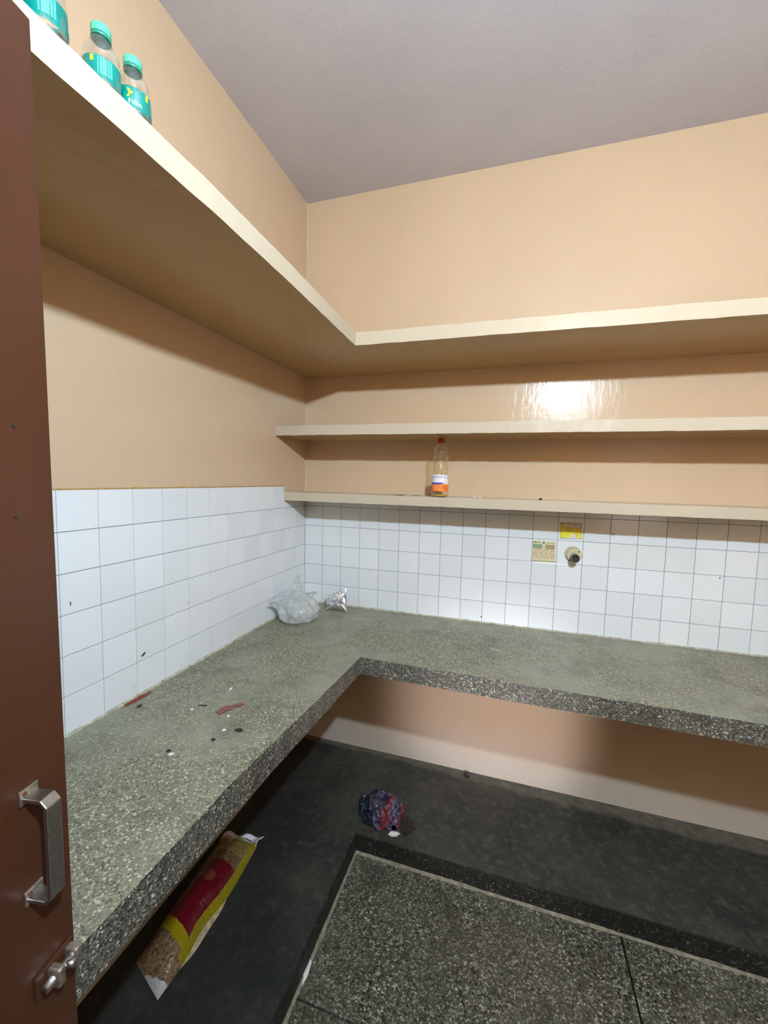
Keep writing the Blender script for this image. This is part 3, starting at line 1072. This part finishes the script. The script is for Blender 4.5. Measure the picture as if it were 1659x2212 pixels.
# ------------------------------------------------------------------ cleaner bottle on the low shelf
cb = empty('cleaner_bottle', W(7.13, -1.45, -0.262))
tag(cb, 'tall clear waisted cleaner bottle with red cap and orange-white label on the low shelf', 'bottle')
cx, cy, z0 = cb.location
R = 0.0385
S = 0.262 / 0.262
prof = [(0.010, 0.004), (0.020, 0.0), (0.033, 0.0), (R, 0.006), (R, 0.022), (R * .97, 0.024), (R * .97, 0.100), (R, 0.103), (R, 0.108)]
keys = [(0.108, 1.0), (0.118, 0.985), (0.132, 0.885), (0.150, 0.815), (0.165, 0.86), (0.180, 0.965), (0.193, 1.0), (0.203, 0.985), (0.214, 0.90), (0.222, 0.74), (0.229, 0.56), (0.235, 0.42), (0.239, 0.36), (0.245, 0.34)]
for (h0, q0), (h1, q1) in zip(keys[:-1], keys[1:]):
    nn_ = max(2, int((h1 - h0) / 0.0035))
    for i in range(1, nn_ + 1):
        e = i / nn_
        e2 = e * e * (3 - 2 * e)
        h = h0 + (h1 - h0) * e
        prof.append((R * (q0 + (q1 - q0) * (0.5 * e + 0.5 * e2)) + (0.0007 * (1 if i % 2 else -1) if h < 0.185 else 0), h))
bm = bmesh.new()
lathe(bm, prof, cx, cy, z0, 44)
link('bottle_body', bm, M['clear_warm'], cb)
bm = bmesh.new()
lathe(bm, [(0.0150, 0.0), (0.0155, 0.002), (0.0155, 0.020), (0.0140, 0.0215)], cx, cy, z0 + 0.243, 36, wave=lambda a, h: 0.018 * math.sin(26 * a), close_top=True)
link('cap', bm, M['red_cap'], cb)
bm = bmesh.new()
lathe(bm, [(0.0140, 0.0), (0.0158, 0.001), (0.0158, 0.003), (0.0140, 0.004)], cx, cy, z0 + 0.236, 36, close_top=True)
link('neck_ring', bm, M['clear_warm'], cb)
bm = bmesh.new()
lathe(bm, [(0.030, 0.002), (R * 0.94, 0.004), (R * 0.955, 0.010)], cx, cy, z0, 36, close_top=True)
link('liquid', bm, M['liquid'], cb)
bm = bmesh.new()
va2 = math.atan2(-18.67 + 1.45, 10.02 - 7.13)
rl_ = R * 0.99
n = 56
rows = [[bm.verts.new((cx + rl_ * math.cos(2 * math.pi * i / n), cy + rl_ * math.sin(2 * math.pi * i / n), z0 + h)) for i in range(n)] for h in (0.026, 0.099)]
for i in range(n):
    j = (i + 1) % n
    bm.faces.new((rows[0][i], rows[0][j], rows[1][j], rows[1][i]))
lab = link('label_band', bm, M['label_white'], cb, True)


def on_label(name, b, mat, k, a=0.0, zz=0.026):
    wrap(b, cx, cy, rl_ * (1.012 + 0.004 * k), va2 + a, z0 + zz)
    o = link(name, b, mat, lab)
    return o


ob = on_label('orange_field', patch(-0.060, 0.060, 0.0, 0.031, 30), M['label_orange'], 0)
on_label('blue_band', patch(-0.045, 0.0135, 0.031, 0.0385, 16), M['label_blue'], 0)
on_label('print_line', patch(-0.036, 0.011, 0.0595, 0.0625, 14), M['label_grey'], 0)
on_label('print_line', patch(-0.036, 0.011, 0.0645, 0.0675, 14), M['label_grey'], 0)
for i, hh in enumerate((0.044, 0.048, 0.052)):
    on_label('print_line', patch(-0.034, 0.001 + 0.002 * i, hh, hh + 0.0010, 12), simple('faint_label_print', (0.60, 0.60, 0.66), 0.5) if i == 0 else bpy.data.materials['faint_label_print'], 0)
on_label('orange_swoosh', poly([(0.0155, 0.028), (0.0155, 0.042), (0.020, 0.048), (0.025, 0.052), (0.034, 0.060), (0.050, 0.060), (0.050, 0.028)]), M['label_orange'], 1)
on_label('dark_streak', poly([(0.0135, 0.004), (0.0155, 0.004), (0.0215, 0.022), (0.0262, 0.040), (0.0215, 0.036), (0.0165, 0.018)]), M['label_red'], 2)
on_label('dark_streak', poly([(0.025, 0.010), (0.029, 0.008), (0.033, 0.016), (0.028, 0.019)]), M['label_red'], 2)
on_label('blue_emblem', poly([(0.019, 0.058), (0.040, 0.058), (0.040, 0.069), (0.023, 0.069), (0.019, 0.065)]), M['label_blue'], 1)
on_label('print_line', patch(0.022, 0.038, 0.062, 0.065, 6), M['label_white'], 2)
for hh, wd in ((0.020, 0.020), (0.013, 0.030), (0.006, 0.034)):
    on_label('orange_print', patch(-0.030, -0.030 + wd, hh, hh + 0.0016, 8), simple('pale_orange_print', (0.90, 0.45, 0.20), 0.4) if hh == 0.020 else bpy.data.materials['pale_orange_print'], 1)

# small scraps on the shelves
tag(flake('paper_scrap', 5.25, -1.1, -0.262, 0.30, 0.26, 0.02, M['beige'], 0.2, 41, 0.03), 'larger flat beige scrap on the low shelf, left of the cleaner bottle', 'scrap')
tag(flake('paper_scrap', 6.02, -1.2, -0.262, 0.17, 0.16, 0.02, M['beige'], 0.1, 42, 0.02), 'smaller flat scrap on the low shelf, next to the cleaner bottle', 'scrap')
tag(flake('black_stub', 11.15, -1.3, -0.262, 0.07, 0.07, 0.085, M['black_plastic'], 0, 43), 'tiny black stub on the low shelf above the cream sticker', 'scrap')
tag(flake('wood_chip', 7.02, -2.55, 2.655, 0.11, 0.05, 0.05, M['beige'], 0, 44), 'tiny tan chip on the middle shelf above the cleaner bottle', 'scrap')
for k, (x, y) in enumerate(((8.55, -0.9), (8.75, -0.85))):
    o = flake('paint_drip', x, y, -0.262, 0.09, 0.06, 0.02, M['chip_white'], 0, 45 + k)
    tag(o, 'white paint drip on the low shelf, ' + ('left' if k == 0 else 'right') + ' of two', 'paint drip')

# ------------------------------------------------------------------ stickers
def sticker(name, corners, mat, th, label):
    """corners on the back wall: bl, br, tr, tl"""
    bm = bmesh.new()
    uvl = bm.loops.layers.uv.new('uv')
    bl, br, tr, tl = [Vector(c) for c in corners]

    def fn(u, v):
        p = (bl * (1 - u) + br * u) * (1 - v) + (tl * (1 - u) + tr * u) * v
        e = 0.012 * noise.noise(Vector((u * 6, v * 6, 2)))
        return W(p.x + (e if u in (0, 1) else 0), -th, p.y + (e if v in (0, 1) else 0))
    vs = grid(bm, 16, 12, fn, 0, uvl)
    # turn the rim back to the tile so that it has thickness
    rim = [vs[0][i] for i in range(17)] + [vs[j][16] for j in range(1, 13)] + [vs[12][i] for i in range(15, -1, -1)] + [vs[j][0] for j in range(11, 0, -1)]
    bk = [bm.verts.new((v.co.x, -0.0002 * T, v.co.z)) for v in rim]
    for i in range(len(rim)):
        j = (i + 1) % len(rim)
        bm.faces.new((rim[i], rim[j], bk[j], bk[i]))
    o = link(name, bm, mat)
    return tag(o, label, 'sticker')


sy = sticker('wall_sticker', [(12.10, -1.92), (12.94, -1.90), (12.90, -1.21), (12.06, -1.23)], M['sticker_yellow'], 0.012, 'faded yellow sticker on a tile above the round pipe outlet')
for k, (x, z, rx, rz) in enumerate(((12.36, -1.47, 0.035, 0.018), (12.48, -1.47, 0.03, 0.018), (12.42, -1.54, 0.06, 0.02), (12.72, -1.76, 0.04, 0.03), (12.18, -1.93 + 0.05, 0.05, 0.012), (12.14, -1.28, 0.04, 0.03), (12.66, -1.29, 0.03, 0.03), (12.88, -1.38, 0.02, 0.03))):
    bm = bmesh.new()
    f = [bm.verts.new(W(x + rx * math.cos(a * math.pi / 5), -0.0145, z + rz * math.sin(a * math.pi / 5))) for a in range(10)]
    bm.faces.new(f)
    link('dark_fleck', bm, M['ink_tan'] if k in (2, 3) else M['ink_dark'], sy)
sc = sticker('wall_sticker', [(11.00, -2.97), (11.955, -2.97), (11.935, -2.06), (10.985, -2.07)], M['sticker_cream'], 0.012, 'square yellowed sticker printed with two small pictures and text, left of the pipe outlet')


def ink(x0, x1, z0, z1, mat, name='print_line'):
    bm = bmesh.new()
    box(bm, (x0, -0.016, z0), (x1, -0.0122, z1))
    return link(name, bm, mat, sc)


rnd = random.Random(3)
ink(11.03, 11.18, -2.16, -2.11, M['ink_dark'])
ink(11.20, 11.33, -2.15, -2.11, M['ink_dark'])
ink(11.42, 11.50, -2.19, -2.10, M['ink_teal'], 'emblem')
ink(11.58, 11.88, -2.16, -2.12, M['ink_brown'])
ink(11.02, 11.40, -2.42, -2.22, M['ink_green'], 'picture')
ink(11.53, 11.90, -2.42, -2.22, M['ink_tan'], 'picture')
for row, (z, wds) in enumerate(((-2.51, (0.30, 0.26, 0.14)), (-2.61, (0.20, 0.14, 0.10, 0.20)), (-2.70, (0.22, 0.12, 0.16, 0.18)))):
    x = 11.04
    for wd in wds:
        ink(x, x + wd, z, z + 0.055, M['ink_brown'])
        x += wd + 0.07
ink(11.02, 11.90, -2.785, -2.765, M['ink_dark'])
ink(11.25, 11.70, -2.87, -2.855, M['ink_brown'])

# ------------------------------------------------------------------ pipe outlet with flange
po = empty('pipe_outlet', W(12.66, 0, -2.60))
tag(po, 'cream round wall outlet with a black pipe stub, screwed to the tiles', 'pipe outlet')
ce = W(12.66, 0, -2.60)
def off(dx, dy, dz):
    return ce + Vector((dx * T, dy * T, dz * T))
bm = bmesh.new()
cyl(bm, off(-0.04, -0.001, 0.05), off(-0.04, -0.02, 0.05), 0.325 * T, 0.31 * T, 40)
link('plaster_ring', bm, M['beige'], po)
bm = bmesh.new()
cyl(bm, off(0.02, -0.015, 0.0), off(0.02, -0.13, 0.0), 0.30 * T, 0.285 * T, 48)
bmesh.ops.bevel(bm, geom=[e for e in bm.edges if len(e.link_faces) == 2 and e.calc_face_angle(0) > 1.0], offset=0.0015, segments=2, affect='EDGES')
link('flange', bm, M['cream_plastic'], po)
bm = bmesh.new()
cyl(bm, off(0.0, -0.12, 0.0), off(0.0, -0.50, -0.02), 0.17 * T, 0.15 * T, 40)
link('collar', bm, M['cream_plastic'], po, False)
bm = bmesh.new()
p0, p1 = off(0, -0.46, -0.02), off(0.0, -0.62, -0.03)
seg = 36
ringdef = [(0.155, p0), (0.155, p1), (0.115, p1), (0.105, off(0, -0.52, -0.025)), (0.06, off(0, -0.52, -0.025)), (0.05, off(0, -0.57, -0.03))]
rings = []
for r, c0 in ringdef:
    rings.append([bm.verts.new((c0.x + r * T * math.cos(2 * math.pi * i / seg), c0.y, c0.z + r * T * math.sin(2 * math.pi * i / seg))) for i in range(seg)])
for a, b in zip(rings[:-1], rings[1:]):
    for i in range(seg):
        j = (i + 1) % seg
        bm.faces.new((a[i], a[j], b[j], b[i]))
bm.faces.new(rings[-1])
bm.faces.new(rings[0][::-1])
link('pipe_stub', bm, M['rubber'], po)
for dx, dz in ((-0.17, -0.20), (0.185, 0.185)):
    bm = bmesh.new()
    cyl(bm, off(dx, -0.12, dz), off(dx, -0.145, dz), 0.036 * T, seg=14)
    link('screw', bm, M['screw'], po)

# ------------------------------------------------------------------ plastic carrier bag on the worktop
bg = empty('carrier_bag', W(1.2, -2.75, CT))
tag(bg, 'crumpled milky white plastic carrier bag on the worktop corner', 'bag')
def nz3(p, s, a):
    return a * noise.noise(p * s)
bm = bmesh.new()
nu, nv = 96, 48
ctr = Vector((1.22, -2.72, CT + 0.015))
vd = Vector((0.88, 0.48, 0))          # long direction of the heap
wd_ = Vector((-0.48, 0.88, 0))
pr = [(0.0, 0.02, 0.0), (0.12, 0.66, 0.0), (0.22, 0.80, 0.10), (0.42, 0.90, 0.48), (0.62, 0.78, 0.85), (0.80, 0.46, 1.08), (0.93, 0.24, 1.22), (1.0, 0.15, 1.34)]
def prof_at(v):
    for (a, r0, h0), (b, r1, h1) in zip(pr[:-1], pr[1:]):
        if v <= b:
            k = (v - a) / (b - a)
            return r0 + (r1 - r0) * k, h0 + (h1 - h0) * k
    return pr[-1][1:]
rows = []
for j in range(nv + 1):
    v = j / nv
    r, h = prof_at(v)
    row = []
    for i in range(nu):
        a = 2 * math.pi * i / nu
        d = Vector((math.cos(a), math.sin(a), v * 2.2))
        rr = r * (1 + 0.13 * noise.noise(d * 1.6) + 0.09 * noise.noise(d * 4.2) + (0.05 + 0.10 * v) * math.sin(7 * a + 5 * v) * min(1, v * 2))
        hh = h + (0.10 * noise.noise(d * 3.1) * min(1, v * 3) if v > 0.12 else 0)
        p = ctr + vd * (rr * 1.02 * math.cos(a)) + wd_ * (rr * 0.78 * math.sin(a)) + Vector((0, 0, max(0.0, hh)))
        p += Vector((-0.10, 0, 0)) * v + vd * (-0.05 * v)
        row.append(bm.verts.new(W(*p)))
    rows.append(row)
for j in range(nv):
    for i in range(nu):
        k = (i + 1) % nu
        f = bm.faces.new((rows[j][i], rows[j][k], rows[j + 1][k], rows[j + 1][i]))
        f.smooth = True
bm.faces.new(rows[0][::-1])
link('bag_body', bm, M['bag'], bg)


def sheet(name, pa, pb, pc, w0, w1, side, parent, mat, seed, n=30, mcount=14):
    """a crumpled film strip along a quadratic curve pa-pb-pc, width w0 to w1"""
    bm = bmesh.new()
    pa, pb, pc, side = Vector(pa), Vector(pb), Vector(pc), Vector(side).normalized()
    def fn(u, v):
        c = pa * (1 - v) ** 2 + pb * 2 * v * (1 - v) + pc * v * v
        wv = w0 + (w1 - w0) * v
        tn = ((pb - pa) * (1 - v) + (pc - pb) * v).normalized()
        nr = tn.cross(side)
        q = c + side * ((u - 0.5) * wv) + nr * (0.07 * wv * math.sin(u * 9 + seed) + 0.05 * noise.noise(Vector((u * 4, v * 7, seed))))
        q += side * 0.05 * noise.noise(Vector((v * 6, seed, 0)))
        return W(*q)
    grid(bm, mcount, n, fn)
    o = link(name, bm, mat, parent, True)
    s = o.modifiers.new('film', 'SOLIDIFY')
    s.thickness = 0.0004
    return o


sheet('handle', (1.05, -2.75, CT + 1.05), (0.98, -2.75, CT + 1.5), (1.18, -2.70, CT + 2.05), 0.85, 0.10, (0.88, 0.48, 0), bg, M['bag'], 1)
sheet('handle', (0.95, -2.85, CT + 0.70), (0.55, -3.0, CT + 1.15), (-0.0 + 0.12, -3.35, CT + 0.92), 0.60, 0.22, (0.15, 0.2, 0.9), bg, M['bag'], 2)
sheet('torn_flap', (0.70, -3.05, CT + 0.45), (0.40, -3.25, CT + 0.95), (0.10, -3.50, CT + 0.75), 0.55, 0.18, (0.5, 0.2, 0.6), bg, M['bag'], 3)
sheet('torn_flap', (1.35, -2.45, CT + 1.0), (1.55, -2.35, CT + 1.35), (1.55, -2.3, CT + 1.15), 0.75, 0.5, (0.88, 0.48, 0.1), bg, M['bag'], 4)

# ------------------------------------------------------------------ foil pouch
fp = empty('foil_pouch', W(2.2, -0.85, CT))
tag(fp, 'small crinkled silver foil pouch leaning on the back wall tiles by the white bag', 'pouch')
BL, BR, TR, TL = Vector((1.72, -1.02, CT + 0.02)), Vector((2.80, -0.98, CT + 0.02)), Vector((2.50, -0.42, CT + 1.02)), Vector((1.46, -0.50, CT + 0.50))
pn = (BR - BL).cross(TL - BL).normalized()
if pn.y > 0:
    pn = -pn
def pil(side):
    def fn(u, v):
        p = (BL * (1 - u) + BR * u) * (1 - v) + (TL * (1 - u) + TR * u) * v
        e = min(u, 1 - u, v, max(0.0, 0.86 - v)) * 4
        b = 0.17 * (1 - math.exp(-2.0 * max(0, e))) * side
        d1 = (v - 0.15) - (u - 0.1) * 0.75
        crease = -0.09 * math.exp(-(d1 * 12) ** 2) + 0.05 * math.exp(-((d1 - 0.12) * 10) ** 2)
        b += (crease + 0.035 * noise.noise(Vector((u * 6, v * 6, side)))) * min(1, e * 2)
        if v > 0.80:
            b += 0.022 * math.sin(u * 42)
        # bottom edge arched off the worktop
        p = p + Vector((0, 0, 0.10 * math.sin(math.pi * u) * (1 - v) ** 3))
        return W(*(p + pn * b))
    return fn
bm = bmesh.new()
grid(bm, 64, 40, pil(1))
grid(bm, 64, 40, pil(-0.35))
bmesh.ops.remove_doubles(bm, verts=bm.verts, dist=0.0003)
link('pouch_body', bm, M['foil'], fp)
bm = bmesh.new()
for k in range(9):
    u = 0.07 + k * 0.105
    a = (TL * (1 - u) + TR * u) * 0.98 + ((BL * (1 - u) + BR * u)) * 0.02
    b = (TL * (1 - u) + TR * u) * 0.82 + ((BL * (1 - u) + BR * u)) * 0.18
    cyl(bm, W(*(a + pn * 0.03)), W(*(b + pn * 0.035)), 0.024 * T, seg=8)
link('seal_ridges', bm, M['foil_seal'], fp, True)

# ------------------------------------------------------------------ bits on the worktop
def crumple(name, x, y, z, pts, wd, mat, label, cat, seed):
    """a twisted little strip lying on a surface"""
    bm = bmesh.new()
    P_ = [Vector(p) for p in pts]
    def fn(u, v):
        k = v * (len(P_) - 1)
        i = min(int(k), len(P_) - 2)
        c = P_[i].lerp(P_[i + 1], k - i)
        d = (P_[i + 1] - P_[i]).normalized()
        s = Vector((-d.y, d.x, 0))
        ww = wd * (0.5 + 0.5 * math.sin(math.pi * min(1, v + 0.15)))
        q = c + s * (u - 0.5) * ww
        hz = 0.012 + 0.05 * abs(math.sin(u * 3 + v * 7 + seed)) * (0.4 + abs(noise.noise(Vector((u * 3, v * 5, seed)))))
        return W(x + q.x, y + q.y, z + hz)
    grid(bm, 8, 22, fn)
    o = link(name, bm, mat, None, True)
    s = o.modifiers.new('film', 'SOLIDIFY')
    s.thickness = 0.0008
    s.offset = 0.0
    return tag(o, label, cat)


crumple('wrapper_scrap', 2.93, -9.62, CT, [(-0.16, -0.32, 0), (-0.14, -0.12, 0), (-0.02, 0.02, 0), (0.02, 0.12, 0), (0.20, 0.30, 0)], 0.24, M['scrap_red'], 'twisted brick red wrapper scrap on the left worktop', 'scrap', 2)
for k, (x, y, rx, ry, th, mt, lb) in enumerate((
        (3.75, -10.36, 0.10, 0.07, 0.04, 'chip_dark', 'black chip on the worktop nearest its front edge, below the red scrap'),
        (3.40, -10.88, 0.055, 0.05, 0.04, 'chip_dark', 'smaller round black chip on the worktop, down-left of the two white crumbs'),
        (0.52, -10.36, 0.05, 0.07, 0.05, 'chip_dark', 'black chip by the red stain at the foot of the tiles'),
        (2.10, -9.75, 0.15, 0.035, 0.02, 'chip_dark', 'flat dark sliver on the worktop left of the red scrap'),
        (2.72, -11.55, 0.05, 0.05, 0.03, 'chip_dark', 'black crumb touching the lowest white crumb near the door'),
        (2.25, -8.75, 0.04, 0.09, 0.03, 'chip_white', 'long white crumb on the worktop above the red scrap'),
        (3.40, -10.48, 0.05, 0.05, 0.03, 'chip_white', 'round white crumb between the two black chips'),
        (3.10, -9.95, 0.04, 0.045, 0.03, 'chip_white', 'white crumb just below the red scrap'),
        (2.86, -11.62, 0.06, 0.05, 0.03, 'chip_white', 'white crumb nearest the brown door'),
        (1.97, -10.0, 0.04, 0.04, 0.03, 'chip_white', 'white crumb in the middle of the left worktop'))):
    tag(flake('crumb', x, y, CT, rx, ry, th, M[mt], 0.3, 60 + k), lb, 'crumb')

# ------------------------------------------------------------------ grain sack under the left worktop
sk = empty('grain_sack', W(1.0, -8.9, PL))
tag(sk, 'red and yellow printed grain sack lying on the floor ledge under the left worktop', 'sack')
TL_, TR_, BR_, BL_ = Vector((0.20, -6.70, 0)), Vector((1.62, -6.40, 0)), Vector((1.86, -11.22, 0)), Vector((0.60, -10.75, 0))
def waist(v):
    return -0.16 * math.exp(-((v - 0.63) / 0.13) ** 2)
def sackfn(side):
    def fn(u, v):
        p = (TL_ * (1 - u) + TR_ * u) * (1 - v) + (BL_ * (1 - u) + BR_ * u) * v
        p.x += waist(v) * u + 0.14 * math.sin(math.pi * v) * u
        # narrow to the tip
        if v > 0.86:
            p.x += -0.15 * (u - 1) * 0
        eu = min(u, 1 - u) * 3.4
        ev = min(v, 1 - v) * 6.0
        b = (1 - math.exp(-1.6 * eu)) * (1 - math.exp(-1.5 * ev))
        if side > 0:
            z = 0.05 + 0.62 * b + 0.05 * noise.noise(Vector((u * 4, v * 9, 1))) * b
        else:
            z = 0.012 if b > 0.02 else 0.04
        if v < 0.04:
            z += 0.05 + 0.06 * math.sin(u * 14)
        return W(p.x, p.y, PL + max(0.01, z))
    return fn
bm = bmesh.new()
uvl = bm.loops.layers.uv.new('uv')
grid(bm, 40, 110, sackfn(1), 0, uvl)
grid(bm, 40, 110, sackfn(-1), 1, uvl)
bmesh.ops.remove_doubles(bm, verts=bm.verts, dist=0.0002)
link('sack_body', bm, [M['sack'], M['sack_back']], sk)
bm = bmesh.new()
def gus(u, v):
    vv = 0.42 + 0.44 * v
    p = TR_ * (1 - vv) + BR_ * vv
    q = p + Vector((0.02 + 0.20 * u * math.sin(math.pi * v), 0, 0))
    q.x += waist(vv) * 0.9 + 0.14 * math.sin(math.pi * vv) - 0.05
    return W(q.x, q.y, PL + 0.045 - 0.03 * u)
grid(bm, 4, 40, gus)
g_ = link('bottom_flap', bm, M['sack_back'], sk, True)
g_.modifiers.new('film', 'SOLIDIFY').thickness = 0.001
bm = bmesh.new()
def seam(u, v):
    p = TL_.lerp(TR_, u * 1.0) + Vector((0.03 * u, 0.16 * v + 0.03 * math.sin(u * 11), 0))
    p.x += 0.12 * u * v
    return W(p.x, p.y, PL + 0.10 + 0.06 * math.sin(u * 14) + 0.04 * v)
grid(bm, 30, 4, seam)
g_ = link('torn_seam', bm, M['sack_white'], sk, True)
g_.modifiers.new('film', 'SOLIDIFY').thickness = 0.001
# round badge printed on the red field
f0 = sackfn(1)
bm = bmesh.new()
for (u0, v0, ru, rv, mt) in ((0.52, 0.43, 0.13, 0.040, 0),):
    n = 26
    ring = []
    cpt = bm.verts.new(f0(u0, v0) + Vector((0, 0, 0.0012)))
    for i in range(n):
        a = 2 * math.pi * i / n
        ring.append(bm.verts.new(f0(u0 + ru * math.cos(a), v0 + rv * math.sin(a)) + Vector((0, 0, 0.0012))))
    for i in range(n):
        bm.faces.new((cpt, ring[i], ring[(i + 1) % n]))
link('round_badge', bm, M['sack_badge'], sk)

# ------------------------------------------------------------------ crumpled packet on the floor
pk = empty('crumpled_packet', W(5.85, -3.55, PL))
tag(pk, 'crumpled dark blue and red plastic packet on the floor ledge', 'packet')
bm = bmesh.new()
uvl = bm.loops.layers.uv.new('uv')
nu, nv = 84, 44
ctr = Vector((5.52, -3.66, PL))
rows = []
for j in range(nv + 1):
    v = j / nv
    r = 0.95 * math.sin(v * math.pi * 0.5) ** 0.8 if v < 0.999 else 0.95
    row = []
    for i in range(nu):
        a = 2 * math.pi * i / nu
        d = Vector((math.cos(a), math.sin(a), v))
        k = 1 + 0.26 * noise.noise(d * 1.7) + 0.14 * noise.noise(d * 4)
        h = 0.50 * math.cos(v * math.pi * 0.5) ** 0.6
        h += (0.30 * noise.noise(d * Vector((v * 3, v * 3, 1)) * 1.5 + Vector((3, 1, 0))) + 0.10 * abs(noise.noise(Vector((r * k * math.cos(a) * 4, r * k * math.sin(a) * 4, 4))))) * min(1, (1 - v) * 3)
        x, y = ctr.x + r * k * 1.02 * math.cos(a), ctr.y + r * k * 0.82 * math.sin(a)
        # hollow where the mouth opens
        dd = math.hypot(x - 6.12, y + 4.05)
        h -= 0.42 * math.exp(-(dd / 0.30) ** 2)
        row.append((x, y, max(0.015, h), a, v))
    rows.append(row)
vr = [[bm.verts.new(W(p[0], p[1], PL + p[2])) for p in row] for row in rows]
for j in range(nv):
    for i in range(nu):
        k = (i + 1) % nu
        q = (vr[j][i], vr[j][k], vr[j + 1][k], vr[j + 1][i])
        f = bm.faces.new(q)
        f.smooth = True
        for lp in f.loops:
            c0 = lp.vert.co
            lp[uvl].uv = ((c0.x / T - (ctr.x - 0.95)) / 1.9, (c0.y / T - (ctr.y - 0.8)) / 1.6)
bm.faces.new(vr[-1])
bmesh.ops.remove_doubles(bm, verts=bm.verts, dist=0.0001)
link('packet_film', bm, M['purple_film'], pk)
tag(flake('white_scrap', 6.32, -4.43, PL, 0.22, 0.10, 0.10, M['chip_white'], 0.45, 91, 0.02), 'white rough scrap touching the crumpled packet on the floor', 'scrap')
tag(flake('dark_scrap', 6.72, -3.95, PL, 0.30, 0.36, 0.16, simple('dark_brown_rag', (0.022, 0.018, 0.011), 0.8, noise_amt=0.5, nscale=60), 0.4, 92, 0.06), 'dark brown rag scrap beside the crumpled packet', 'scrap')
tag(flake('maroon_scrap', 8.62, -0.30, PL, 0.14, 0.20, 0.10, M['maroon'], 0.5, 93, 0.04), 'small maroon scrap on the floor against the back wall', 'scrap')
tag(flake('paper_flake', 4.98, -8.95, FZ + 0.05, 0.06, 0.34, 0.06, M['chip_white'], 0.02, 94, 0.02), 'long white flake at the foot of the floor ledge', 'scrap')
